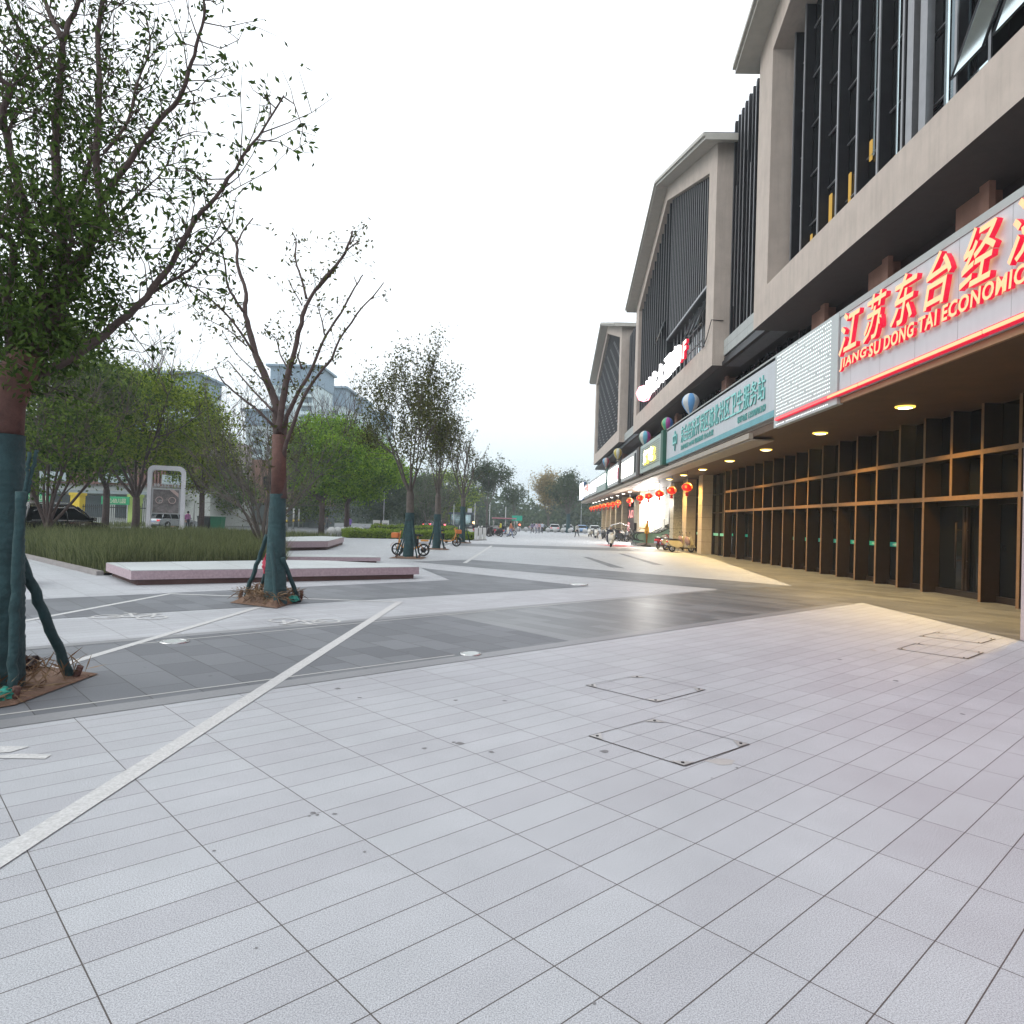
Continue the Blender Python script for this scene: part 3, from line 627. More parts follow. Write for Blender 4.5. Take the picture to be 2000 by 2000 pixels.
text('急诊电话 24小时 健康热线 全心全意', 'small_letters', .3, .01, [teald], K_, (7.60, 33.0, 5.68), WEST, bold=.003, w=6.4, h=.26)
text('联系电话', 'small_letters', .3, .01, [teald], K_, (7.60, 25.75, 5.64), WEST, bold=.002, w=1.15, h=.25)
text('13390701369', 'phone_number', .3, .01, [teald], K_, (7.60, 24.1, 5.64), WEST, bold=.004, w=1.8, h=.24)
text('中', 'emblem', 1, .03, [teal, teald], K_, (7.57, 37.6, 6.2), WEST, w=.9, h=1.05)
# shop sign boxes further along
def sign_box(y0, y1, label, lit, frame, z0=5.22, z1=7.1, name='shop_sign', inset=(.5, .4, .3)):
    t = thing(name, label, 'sign', (7.7, (y0 + y1) / 2, z0), 0)
    bp(MB().bbox(7.5, 7.75, y0, y1, z0, z1, .02), 'case', frame, t)
    if lit is not None: bp(MB().box(7.47, 7.495, y0 + inset[0], y1 - inset[1], z0 + inset[2], z1 - .25), 'lit_panel', lit, t)
    return t
palegreen = mat('pale_green_case', (.36, .43, .40), .45); greyc = mat('grey_case', (.40, .41, .40), .4); greend = mat('dark_green_post', (.02, .09, .06), .5); brn = mat('brown_post', (.06, .045, .04), .5)
Y_ = sign_box(41.1, 49.0, 'pale green slatted shop sign with bright yellow lettering', None, palegreen)
b = MB()
for k in range(11): b.box(7.485, 7.498, 41.7, 48.4, 5.52 + k * .13, 5.545 + k * .13)
bp(b, 'slats', darkmetal, Y_)
text('好吃', 'letters', 1, .06, [emis('yellow_white', (1, .97, .6), 2.6), e_yel], Y_, (7.42, 44.9, 6.12), WEST, bold=.05, w=3.9, h=.95)
bp(MB().box(7.42, 7.78, 40.2, 40.9, 5.15, 7.15), 'end_post', greend, Y_)
s_ = sign_box(50.4, 59.2, 'grey framed shop sign with washed out cream lit letters, left of the yellow one', None, greyc, inset=(1.6, .5, .45))
bp(MB().box(7.46, 7.495, 52.3, 58.8, 5.5, 6.75), 'lit_panel', emis('cream_lit', (1, .98, .88), 2.6), s_); bp(MB().box(7.42, 7.76, 49.1, 50.2, 5.15, 7.15), 'end_post', brn, s_); bp(MB().box(7.45, 7.495, 51.0, 51.5, 5.5, 6.9), 'dark_slot', black, s_)
s_ = sign_box(60.9, 69.4, 'white lit shop sign with a red right edge and grey lower corner', e_white, greyc)
bp(MB().box(7.44, 7.468, 61.1, 61.6, 5.6, 6.6), 'red_edge', emis('red_edge', (1, .1, .15), 1.2), s_); bp(MB().box(7.42, 7.76, 59.4, 60.7, 5.15, 7.15), 'end_post', brn, s_)
s_ = sign_box(70.6, 80.7, 'white lit shop sign in a pale green case', e_white, palegreen, inset=(.7, .4, .75)); bp(MB().box(7.42, 7.76, 69.5, 70.5, 5.15, 7.15), 'end_post', greend, s_)
sign_box(81.2, 90.0, 'soft white shop sign in a plain grey case', emis('soft_lit', (.96, .95, 1), 1.8), greyc)
s_ = sign_box(90.8, 100.0, 'leftmost shop sign with red writing on white before the end screen', e_white2, greyc)
text('火锅', 'letters', 1, .02, [emis('red_script', (1, .15, .12), 1.2)], s_, (7.44, 95.4, 6.4), WEST, bold=.03, w=6.5, h=.9)
E_ = thing('led_screen', 'glaring white light box at the far end of the canopy', 'screen', (7.7, 104, 5.2))
bp(MB().box(7.45, 7.8, 100.6, 107.2, 5.25, 7.7), 'case', mat('blue_case', (.03, .09, .22), .5), E_); bp(MB().box(7.38, 7.44, 101.2, 107, 5.3, 7.65), 'screen_face', emis('screen_white', (1, 1, 1), 5), E_)
# hotel letters on the middle block
H_ = thing('hotel_sign', 'glaring white rooftop style letters with a red 3F on the middle gabled block', 'sign', (8.6, 47, 11.1))
hw = emis('hotel_white', (1, .99, 1), 2.2)
for ch, y0, y1, z0, z1 in (('城', 53.6, 51.3, 11.25, 12.6), ('北', 51.1, 49.1, 11.25, 12.6), ('大', 48.7, 46.6, 11.2, 12.6), ('酒', 46.15, 44.1, 11.2, 12.6), ('店', 43.8, 41.6, 11.2, 12.55)):
    text(ch, 'letter', 1.6, .08, [hw, hw], H_, (8.5, (y0 + y1) / 2, (z0 + z1) / 2), WEST, bold=.03, w=abs(y0 - y1), h=z1 - z0)
text('3F', 'letter', 1.4, .08, [emis('pinkwhite', (1, .55, .5), 2.2), e_red], H_, (8.5, 40.4, 11.7), WEST, bold=.05, w=1.9, h=1.0)
bp(MB().lathe([(.01, -.65), (.4, -.5), (.62, 0), (.4, .5), (.01, .65)], (8.5, 54.6, 11.9), 16), 'logo', emis('logo_red', (1, .35, .42), 2.4), H_)
b = MB()
for z in (11.35, 12.3): b.box(8.62, 8.66, 36.7, 55.2, z, z + .05)
bp(b, 'rails', darkmetal, H_)
cab = MB(); cab.tube([(8.72, 37.6, 11.3), (8.7, 36.6, 11.0), (8.7, 35.9, 11.3), (8.72, 35.1, 12.0), (9.3, 35.05, 11.95)], .025, 5)
tag(cab.build('cable', black), 'thin black cable looping round the corner of the middle block', 'cable')

# ------------------------------------------------------------------ lanterns and balloons
def lantern_proto():
    t = thing('lantern', 'x', 'lantern', (0, 0, 0))
    lm = mat('lantern_red', (.55, .02, .015), .35, emit=(1, .02, .012), es=.5, var=.15, vs=8)
    gold = mat('lantern_gold', (.7, .35, .05), .4, emit=(1, .42, .08), es=.45)
    prof = [(.08, .24), (.2, .21), (.29, .12), (.325, 0), (.29, -.12), (.2, -.21), (.08, -.24)]
    MB().lathe(prof, n=24, m=0).build('body', lm, t)
    b = MB(); b.lathe([(.02, .30), (.12, .27), (.21, .212), (.235, .19)], n=16); b.build('gold_cap', gold, t)
    for k in range(5):
        a = 2 * math.pi * k / 5
        MB().obox((.30 * math.cos(a), .30 * math.sin(a), .02), (.03, .06, .08), Matrix.Rotation(a, 3, 'Z')).build('gold_character', gold, t)
    MB().cyl((0, 0, -.26), .085, .05, 14).build('base_ring', gold, t)
    MB().cyl((0, 0, -.41), .09, .24, 12, r2=.085).build('tassel', mat('tassel_red', (.42, .01, .01), .7, emit=(1, .02, .02), es=.1), t)
    MB().tube([(0, 0, .28), (0, 0, .98)], .02, 6).build('rod', steel, t)
    return t
LP = lantern_proto(); ll = []
for k, (y, z) in enumerate([(38.99, 3.82), (43.23, 3.83), (47.3, 3.81), (51.7, 3.8), (55.6, 3.8), (61.4, 3.78), (69.5, 3.84), (74.0, 3.8), (78.4, 3.84), (82.9, 3.86), (87.2, 3.88), (91.5, 3.88), (95.8, 3.88), (100.2, 3.88)]):
    lab = ('nearest and largest red lantern hanging under the canopy', 'second red lantern from the camera, in front of the marbled column', 'third red lantern from the camera, before the dark opening', 'fourth red lantern, just right of the glaring shop light', 'fifth red lantern, overlapping its neighbour before the shop light', 'sixth red lantern, washed pink by the white shop light behind it', 'seventh red lantern, before the grey duct box')[k] if k < 7 else 'red lantern in the tight far row under the canopy left of the duct box'
    c = place(LP, 0, (8.6, y, z), random.uniform(0, 3), lab, 'far row of red lanterns' if k >= 7 else 'red lanterns under the canopy', scale=.92 + random.uniform(-.04, .04)); 
drop(LP)
for k, (y, z, r, cols_, lab, bask) in enumerate([(36.46, 8.11, .45, ((.10, .28, .55), (.50, .52, .54)), 'large blue and white striped hot air balloon model on the canopy', 1), (42.55, 7.86, .36, ((.5, .42, .08), (.08, .35, .2), (.3, .05, .25), (.05, .15, .4)), 'multicoloured balloon model half hidden behind the clinic sign', 1), (50.9, 8.06, .44, ((.5, .5, .45), (.12, .38, .5), (.33, .06, .28), (.55, .30, .05), (.1, .3, .2)), 'balloon model striped cream, blue, purple and orange above the yellow sign', 1), (66.8, 8.5, .42, ((.52, .54, .5), (.45, .36, .08)), 'white and yellow balloon model with a cream basket', 1), (77.4, 8.6, .41, ((.5, .42, .38), (.4, .06, .1), (.12, .3, .45)), 'leftmost balloon model, cream, red and blue', 1)]):
    t = thing('model_balloon', lab, 'balloon', (8.1, y, z - r * 1.9), 0, 'balloon models standing on the canopy')
    mm = [mat('balloon_%s' % '_'.join('%02d' % int(v * 99) for v in c), c, .45) for c in cols_]
    prof = [(.02, 1.0), (.35, .94), (.7, .7), (.93, .35), (1, 0), (.93, -.35), (.72, -.75), (.45, -1.15), (.2, -1.45)]
    MB().lathe([(a * r, c * r + r * 1.9) for a, c in prof], n=24, mf=lambda i, q: ((q + 2) // 3) % len(mm)).build('envelope', mm, t)
    MB().bbox(-.16 * r, .16 * r, -.16 * r, .16 * r, 0, .25 * r, .01).build('basket', mat('basket_cream', (.5, .47, .33), .7), t)
    b = MB()
    for sx in (-1, 1):
        for sy in (-1, 1): b.tube([(sx * .14 * r, sy * .14 * r, .25 * r), (sx * .16 * r, sy * .16 * r, .46 * r)], .01, 4)
    b.build('ropes', steel, t)
    zb = 7.16 if z - r * 1.9 > 7.2 else None
    if zb: MB().tube([(0, 0, 0), (0, 0, zb - (z - r * 1.9))], .02, 6).build('stand', steel, t)

# ================================================================== TREES
bark = mat('bark', (.085, .06, .055), .85, var=.3, vs=9, bump=.5, bs=45)
barkred = mat('bark_reddish', (.11, .055, .045), .8, var=.3, vs=8, bump=.4, bs=40)
barkg = mat('bark_grey', (.10, .085, .075), .85, var=.3, vs=8, bump=.4, bs=40)
wrapm = mat('green_wrap', (.026, .062, .068), .8, var=.28, vs=5, bump=1., bs=22)
bluewrap = mat('blue_wrap', (.06, .14, .25), .8, var=.2)
soil = mat('soil', (.16, .10, .07), .95, var=.35, vs=9, bump=.8, bs=30)
straw = leaf_mat('straw', (.09, .05, .03), (.30, .21, .13), .1)
lf_near = leaf_mat('leaf_near', (.018, .038, .010), (.085, .14, .03))
lf_dark = leaf_mat('leaf_dark', (.022, .05, .012), (.15, .22, .035))
lf_olive = leaf_mat('leaf_olive', (.035, .042, .015), (.13, .14, .045))
lf_green = leaf_mat('leaf_green', (.05, .10, .012), (.32, .40, .04))
lf_bright = leaf_mat('leaf_bright', (.05, .13, .01), (.28, .44, .035))
lf_far = leaf_mat('leaf_far', (.035, .055, .03), (.09, .12, .055))
lf_gold = leaf_mat('leaf_gold', (.20, .16, .07), (.42, .33, .16))
lf_hedge = leaf_mat('leaf_hedge', (.09, .16, .015), (.32, .42, .06))

def noise_dir(d, a): return (d + Vector(RS.normal(size=3) * a)).normalized()
def grow(mb, p, d, Ln, r, lev, pts, maxlev=3, spread=.5, n=5, up=.12, kids=(2, 3), sides=6):
    path = [Vector(p)]; rad = [r]; q = Vector(p); dd = Vector(d); seg = 4
    for i in range(seg):
        dd = noise_dir(dd, .10); dd.z += up * .5; dd.normalize(); q = q + dd * Ln / seg
        path.append(q.copy()); rad.append(r * (1 - .5 * (i + 1) / seg))
        if lev >= 1: pts.append(q.copy())
        if lev < maxlev and i >= 1 and RS.rand() < .75:
            cd = noise_dir(dd, spread); grow(mb, q, cd, Ln * RS.uniform(.45, .7), r * .5, lev + 1, pts, maxlev, spread, n, up, kids, max(3, sides - 1))
    mb.tube(path, rad, sides, cap=False)
    if lev < maxlev:
        for k in range(RS.randint(*kids) if kids[1] > kids[0] else kids[0]):
            grow(mb, q, noise_dir(dd, spread), Ln * RS.uniform(.55, .8), r * .5, lev + 1, pts, maxlev, spread, n, up, kids, max(3, sides - 1))
def pit(t, r, ry=None, ang=.78, mound=.06, straws=0, poly=None):
    b = MB(); n = 14
    if poly is None: poly = [(r * 1.25 * math.cos(ang + k * math.pi / 2), r * 1.25 * math.sin(ang + k * math.pi / 2)) for k in range(4)]
    # subdivided low mound
    ring = []
    for k in range(len(poly)):
        a, c = Vector(poly[k]), Vector(poly[(k + 1) % len(poly)])
        for j in range(8): ring.append(a.lerp(c, j / 8))
    lv = [(1, .012), (.92, .03), (.7, mound), (.4, mound * 1.3), (.01, mound * 1.4)]; vs = []
    for s, z in lv:
        for q in ring: vs.append((q.x * s, q.y * s, z + (RS.uniform(-.014, .014) if s < 1 else 0)))
    m = len(ring); fs = [(i * m + k, i * m + (k + 1) % m, (i + 1) * m + (k + 1) % m, (i + 1) * m + k) for i in range(len(lv) - 1) for k in range(m)]
    b.add(vs, fs, 0, True); b.build('soil_bed', soil, t)
    if straws:
        P = []; 
        for k in range(straws):
            j = RS.randint(m); s = RS.rand() ** .5 * .95; P.append((ring[j].x * s, ring[j].y * s, mound * 1.1 + RS.uniform(-.01, .07)))
        V, Fq = leaves(np.array(P), .22, asp=.07, droop=0.); V[:, 2] = np.clip(V[:, 2], .02, .26)
        o = bulk('dead_grass', V, Fq, straw, t, world=False); o['kind'] = 'stuff'
def stakes(t, n, rb, zt, r0=.035, a0=.4, m=wrapm, foot=True):
    for k in range(n):
        a = a0 + 2 * math.pi * k / n
        MB().tube([(rb * math.cos(a), rb * math.sin(a), .02), (rb * .5 * math.cos(a) + .01, rb * .5 * math.sin(a), zt * .5), (.13 * math.cos(a), .13 * math.sin(a), zt)], r0, 8).build('stake', m, t)
    if foot:
        for k in range(n):
            a = a0 + 2 * math.pi * k / n + .12
            MB().tube([(rb * 1.04 * math.cos(a), rb * 1.04 * math.sin(a), 0), (rb * 1.02 * math.cos(a), rb * 1.02 * math.sin(a), .16)], .028, 6).build('peg', barkred, t)
    MB().tube([(.17 * math.cos(2 * math.pi * k / 12), .17 * math.sin(2 * math.pi * k / 12), zt * .93) for k in range(13)], .012, 5).build('tie_wire', black, t)
def wrap(t, path, rad, m=wrapm):
    """fabric wound round a trunk: many slightly different rings"""
    P = []; R = []; N_ = 130; L_ = len(path) - 1
    for k in range(N_ + 1):
        f = k / N_ * L_; i = min(L_ - 1, int(f)); P.append(Vector(path[i]).lerp(Vector(path[i + 1]), f - i)); R.append((rad[i] * (1 - f + i) + rad[i + 1] * (f - i)) * (1.0 + .02 * ((k % 4) / 3 - .5) + RS.uniform(-.022, .022)))
    return MB().tube(P, R, 20).build('trunk_wrap', m, t)

def pxpath(pts, Y, drift, s, o):
    out = []; n = len(pts)
    for i, (x, y) in enumerate(pts):
        out.append(at(o[0] + x / s, o[1] + y / s, Y + drift * (i / max(1, n - 1))))
    return out
def smooth(path, k=3):
    out = []
    for i in range(len(path) - 1):
        p0 = path[max(0, i - 1)]; p1 = path[i]; p2 = path[i + 1]; p3 = path[min(len(path) - 1, i + 2)]
        for j in range(k):
            t = j / k; out.append(.5 * ((2 * p1) + (p2 - p0) * t + (2 * p0 - 5 * p1 + 4 * p2 - p3) * t * t + (3 * p1 - p0 - 3 * p2 + p3) * t ** 3))
    out.append(path[-1]); return out
def traced_tree(name, label, base, Y, limbs, s, o, twig_n, leaf_fn, bm, group=None, thin=.82, tl=(.25, .75), nl_=3):
    t = thing(name, label, 'tree', base, 0, group); b = MB(); anchors = []
    for pts, r0, r1, drift, dens in limbs:
        P = smooth(pxpath(pts, Y, drift, s, o)); n = len(P); P = [P[0]] + [p + Vector(RS.normal(size=3) * min(.007, r0 * .12)) for p in P[1:-1]] + [P[-1]]
        R = [thin * (r0 + (r1 * .75 - r0) * (i / (n - 1)) ** .8) * RS.uniform(.93, 1.08) for i in range(n)]
        b.tube(P, R, 9, cap=True)
        for i in range(1, n):
            seg = (P[i] - P[i - 1])
            for k in range(int(dens * seg.length * twig_n) + (1 if RS.rand() < (dens * seg.length * twig_n) % 1 else 0)):
                q = P[i - 1] + seg * RS.rand(); d = noise_dir(seg.normalized() * .6 + Vector((0, 0, .2)), .75)
                Ln = RS.uniform(*tl); tw = [q]; dd = d
                for j in range(3):
                    dd = noise_dir(dd + Vector((0, 0, .1)), .3); tw.append(tw[-1] + dd * Ln / 3)
                b.tube(tw, [.007, .005, .0035, .002], 3, cap=False); anchors += [(tw[1], .6), (tw[2], 1), (tw[3], 1), ((tw[1] + tw[2]) / 2, .8), ((tw[2] + tw[3]) / 2, 1)]
                if tl[1] > .8:
                    q2 = tw[1 + RS.randint(2)]; e2 = q2 + noise_dir(dd, .8) * Ln * .45; b.tube([q2, (q2 + e2) / 2 + Vector(RS.normal(size=3) * .01), e2], [.004, .003, .002], 3, cap=False); anchors += [(e2, 1), ((q2 + e2) / 2, 1)]
            if dens > .3: anchors.append((P[i] + Vector(RS.normal(size=3) * .04), .6))
    b.build('limbs', bm, t, world=True)
    return t, anchors, b

# nearest tree, at the left edge
s1 = 2.415
base1 = gp(2, 1352)
T1, an, _ = traced_tree('plaza_tree', 'large leafy young tree at the left edge with wrapped trunk in the nearest soil pit', (base1.x, base1.y, 0), base1.y, [
    ([(62, 1900), (120, 1740), (180, 1600), (240, 1450), (285, 1300), (292, 1100), (275, 900), (262, 700), (272, 500), (290, 300), (298, 190)], .085, .038, .3, 1.6),
    ([(298, 190), (250, 90), (215, 10), (190, -120)], .034, .02, .2, 1.2), ([(298, 190), (345, 60), (390, -60), (400, -160)], .03, .018, .1, 1.2),
    ([(292, 1100), (345, 980), (400, 850), (440, 700), (455, 560), (450, 380)], .04, .015, .7, 1.6),
    ([(100, 1800), (180, 1600), (190, 1350), (130, 1080), (80, 830), (22, 620), (12, 560), (42, 420), (0, 370), (-30, 250)], .06, .028, -.5, 1.6),
    ([(120, 1760), (240, 1520), (380, 1250), (460, 1060), (475, 950), (455, 750), (470, 480), (462, 150), (485, 0), (490, -150)], .062, .022, .2, 1.5),
    ([(475, 950), (560, 830), (690, 650), (760, 560), (840, 465), (890, 340), (925, 220), (965, 80), (950, -40)], .036, .014, -.35, 1.0),
    ([(490, 720), (600, 580), (645, 400), (708, 220), (680, 50)], .018, .008, .4, .8),
    ([(90, 1820), (250, 1730), (420, 1630), (560, 1520), (690, 1400), (800, 1250), (920, 1040), (1010, 940), (1110, 800), (1220, 640), (1340, 450)], .055, .009, -.6, 1.0),
    ([(700, 1390), (790, 1335), (870, 1290), (930, 1240), (960, 1180), (1040, 1120)], .02, .008, -.3, 1.0),
    ([(560, 1010), (640, 930), (720, 860), (790, 770), (860, 600)], .014, .005, .5, .9),
    ([(60, 1900), (45, 1650), (40, 1400), (62, 1170), (0, 1090), (-60, 1000)], .05, .03, -.8, 1.6),
    ([(-40, 150), (60, 250), (150, 300), (290, 460), (380, 560), (450, 640)], .01, .008, .5, .8),
    ([(20, -20), (70, 100), (130, 190), (200, 350), (250, 410)], .02, .016, .6, .6),
    ([(20, 640), (70, 560), (130, 460), (170, 420)], .015, .006, .6, 1.2), ([(10, 420), (100, 380), (200, 230), (300, 150)], .014, .006, .8, 1.2),
    ([(150, 1700), (60, 1500), (-60, 1300)], .05, .03, .8, 1.8), ([(290, 1350), (330, 1150), (330, 1000)], .03, .014, -.8, 1.5)], s1, (0, 0), 15, None, bark, thin=.85, tl=(.22, .82))
P = []
for q, w in an:
    zfac = 1.35 if q.z < 4.4 else (.8 if q.z < 6 else .6)
    if q.x > -2.7: zfac *= .7
    for k in range(int(2.7 * zfac * w + RS.rand())): P.append(q + Vector(RS.normal(size=3) * (.038 if q.x > -3 else .06)))
# denser inner foliage low in the crown, in clumps
for k in range(175):
    px_ = RS.uniform(-60, 225); py_ = RS.normal(520 - .15 * px_, 150)
    if py_ > 765 - .5 * px_ or py_ < 60: py_ = RS.uniform(380, 720 - .5 * px_)
    c = at(px_, py_, 5.75 + RS.normal(0, .5))
    for j in range(RS.randint(14, 42)): P.append(c + Vector(RS.normal(size=3) * np.array([.11, .11, .07])))
V, Fq = leaves(np.array(P), .064, asp=.40, droop=.6); bulk('crown', V, Fq, lf_near, T1)
tp = [Vector(q) for q in (gp(-2, 1352), at(0, 1150, 5.75), at(2, 1000, 5.75), at(4, 850, 5.75))]
wrap(T1, [p - Vector((base1.x, base1.y, 0)) for p in tp], [.19, .175, .165, .165])
MB().tube([at(4, 852, 5.75), at(12, 790, 5.75), at(30, 735, 5.78), at(60, 690, 5.8)], [.155, .14, .145, .12], 16).build('trunk', barkred, T1, world=True)
for (p, q, r, m) in ((gp(140, 1326), at(-6, 985, 5.65), .042, wrapm), (gp(22, 1368), at(40, 960, 5.55), .038, wrapm), (at(42, 1010, 5.6), at(58, 885, 5.6), .014, wrapm), (at(44, 1000, 5.6), at(72, 880, 5.65), .014, wrapm)):
    P2 = [p.lerp(q, f) + Vector(RS.normal(size=3) * .004) for f in np.linspace(0, 1, 24)]
    MB().tube(P2, [r * (1 + .07 * (i % 2)) for i in range(24)], 10).build('stake', m, T1, world=True)
MB().tube([gp(146, 1328), gp(150, 1328) + Vector((.03, 0, .13))], .03, 8).build('peg', barkred, T1, world=True)
MB().tube([gp(27, 1372), gp(32, 1372) + Vector((.0, 0, .13))], .03, 8).build('peg', barkred, T1, world=True)
pit(T1, 1, poly=[tuple((gp(*q) - base1).xy) for q in ((-60, 1395), (30, 1379), (192, 1318), (60, 1300), (-80, 1310))], mound=.035, straws=420)
def rag(name, label, loc, m, cat='rubbish', r=.09):
    bm = bmesh.new(); bmesh.ops.create_icosphere(bm, subdivisions=3, radius=r)
    for v in bm.verts: v.co *= RS.uniform(.65, 1.15); v.co.z = max(v.co.z * .8, -.5 * r)
    b = MB(); bm.verts.index_update(); b.add([tuple(v.co + Vector(loc)) for v in bm.verts], [[v.index for v in f.verts] for f in bm.faces]); bm.free()
    o = b.build(name, m); tag(o, label, cat); return o
rag('green_netting', 'crumpled turquoise netting on soil beside the nearest wrapped trunk', tuple(gp(8, 1372) + Vector((0, 0, .06))), mat('turquoise_net', (.03, .28, .22), .5), 'netting')
rag('dark_bag', 'dark crumpled bag lying behind the stakes of the nearest tree', tuple(gp(50, 1315) + Vector((0, 0, .09))), mat('dark_bag', (.03, .02, .018), .6), 'bag', .12)

# second tree
s2, o2 = 2.2727, (350, 350)
base2 = gp(537, 1180)
T2, an, _ = traced_tree('plaza_tree', 'nearly bare pruned tree with forked limbs in a straw filled pit, second from left', (base2.x, base2.y, 0), base2.y, [
    ([(450, 1420), (448, 1300), (442, 1200), (433, 1100), (430, 1000), (390, 900), (340, 780), (310, 660), (292, 580), (297, 510), (262, 380), (255, 285), (200, 210), (175, 150)], .155, .022, .6, .25),
    ([(255, 285), (275, 245), (290, 220), (328, 172)], .026, .02, .2, .3), ([(292, 595), (240, 520), (212, 460), (205, 380), (182, 265)], .04, .02, -.4, .35),
    ([(330, 770), (260, 660), (170, 560), (80, 485), (0, 455), (-40, 430)], .035, .012, -.9, .5), ([(300, 740), (220, 670), (110, 610), (0, 510)], .02, .008, .8, .6),
    ([(440, 1130), (455, 1010), (480, 870), (510, 770), (540, 640), (565, 560), (620, 470), (700, 380), (750, 300), (768, 230)], .09, .032, -.2, .35),
    ([(565, 530), (545, 450), (515, 350), (520, 280), (503, 235)], .034, .02, .5, .5), ([(612, 490), (690, 400), (740, 320), (800, 275)], .028, .02, -.5, .5), ([(545, 560), (500, 480), (480, 440)], .018, .009, .3, .6), ([(758, 290), (778, 260), (782, 235)], .02, .014, .1, .5),
    ([(452, 1300), (462, 1170), (480, 1050), (540, 930), (590, 840), (650, 700), (720, 590), (780, 480), (815, 425)], .075, .02, .9, .3), ([(645, 690), (632, 620), (612, 555)], .022, .014, .2, .4), ([(790, 470), (775, 430)], .015, .012, 0, .3),
    ([(462, 1240), (470, 1190), (510, 1070), (560, 950), (620, 870), (680, 790), (710, 715), (790, 600), (860, 520), (908, 458)], .06, .016, -.8, .3),
    ([(425, 1100), (330, 1010), (240, 940), (190, 890), (155, 830)], .035, .016, -.5, .3), ([(418, 1030), (350, 960), (270, 870), (215, 805)], .035, .018, .8, .25), ([(410, 930), (330, 850), (250, 770), (190, 670)], .02, .008, -.9, .4),
    ([(500, 870), (450, 780), (430, 710), (375, 665)], .025, .012, .7, .6), ([(515, 930), (480, 850)], .02, .012, .4, .3), ([(545, 840), (530, 790), (545, 720)], .03, .012, .3, .4)], s2, o2, 9, None, bark, thin=.72)
P = []
for q, w in an:
    for k in range(int(2.2 * w + RS.rand())): P.append(q + Vector(RS.normal(size=3) * .05))
V, Fq = leaves(np.array(P), .085, asp=.42, droop=.4); bulk('crown', V, Fq, lf_olive, T2)
bb = Vector((base2.x, base2.y, 0))
wrap(T2, [p - bb for p in (gp(537, 1182), at(539, 1080, base2.y), at(543, 965, base2.y))], [.205, .165, .135])
MB().tube([at(543, 967, base2.y), at(545, 900, base2.y), at(546, 850, base2.y)], [.125, .125, .13], 16).build('trunk', barkred, T2, world=True)
for (p, q) in ((gp(477, 1172), at(522, 1045, 12.6)), (gp(584, 1176), at(552, 1090, 12.3)), (gp(541, 1186), at(530, 1060, 12.2)), (gp(507, 1160), at(535, 1060, 13.0))):
    MB().tube([p.lerp(q, f) + Vector(RS.normal(size=3) * .006) for f in np.linspace(0, 1, 12)], .04, 8).build('stake', wrapm, T2, world=True)
for p in ((469, 1172), (587, 1172), (500, 1158)): MB().tube([gp(*p), gp(*p) + Vector((.02, 0, .18))], .035, 8).build('peg', barkred, T2, world=True)
pit(T2, .9, poly=[tuple((gp(*q) - bb).xy) for q in ((449, 1178), (540, 1189), (592, 1173), (500, 1160))], mound=.13, straws=900)
rag('green_netting', 'turquoise netting scrap at the right edge of the straw filled pit', tuple(gp(572, 1179) + Vector((0, 0, .08))), MATS['turquoise_net'], 'netting', .1)
bg_ = rag('plastic_bag', 'pink and red plastic bag hanging behind the second wrapped trunk', (0, 0, 0), mat('pink_bag', (.5, .05, .09), .4), 'bag', .16)
bg_.location = at(521, 1106, 13.1); bg_.scale = (.55, .55, 1.7)

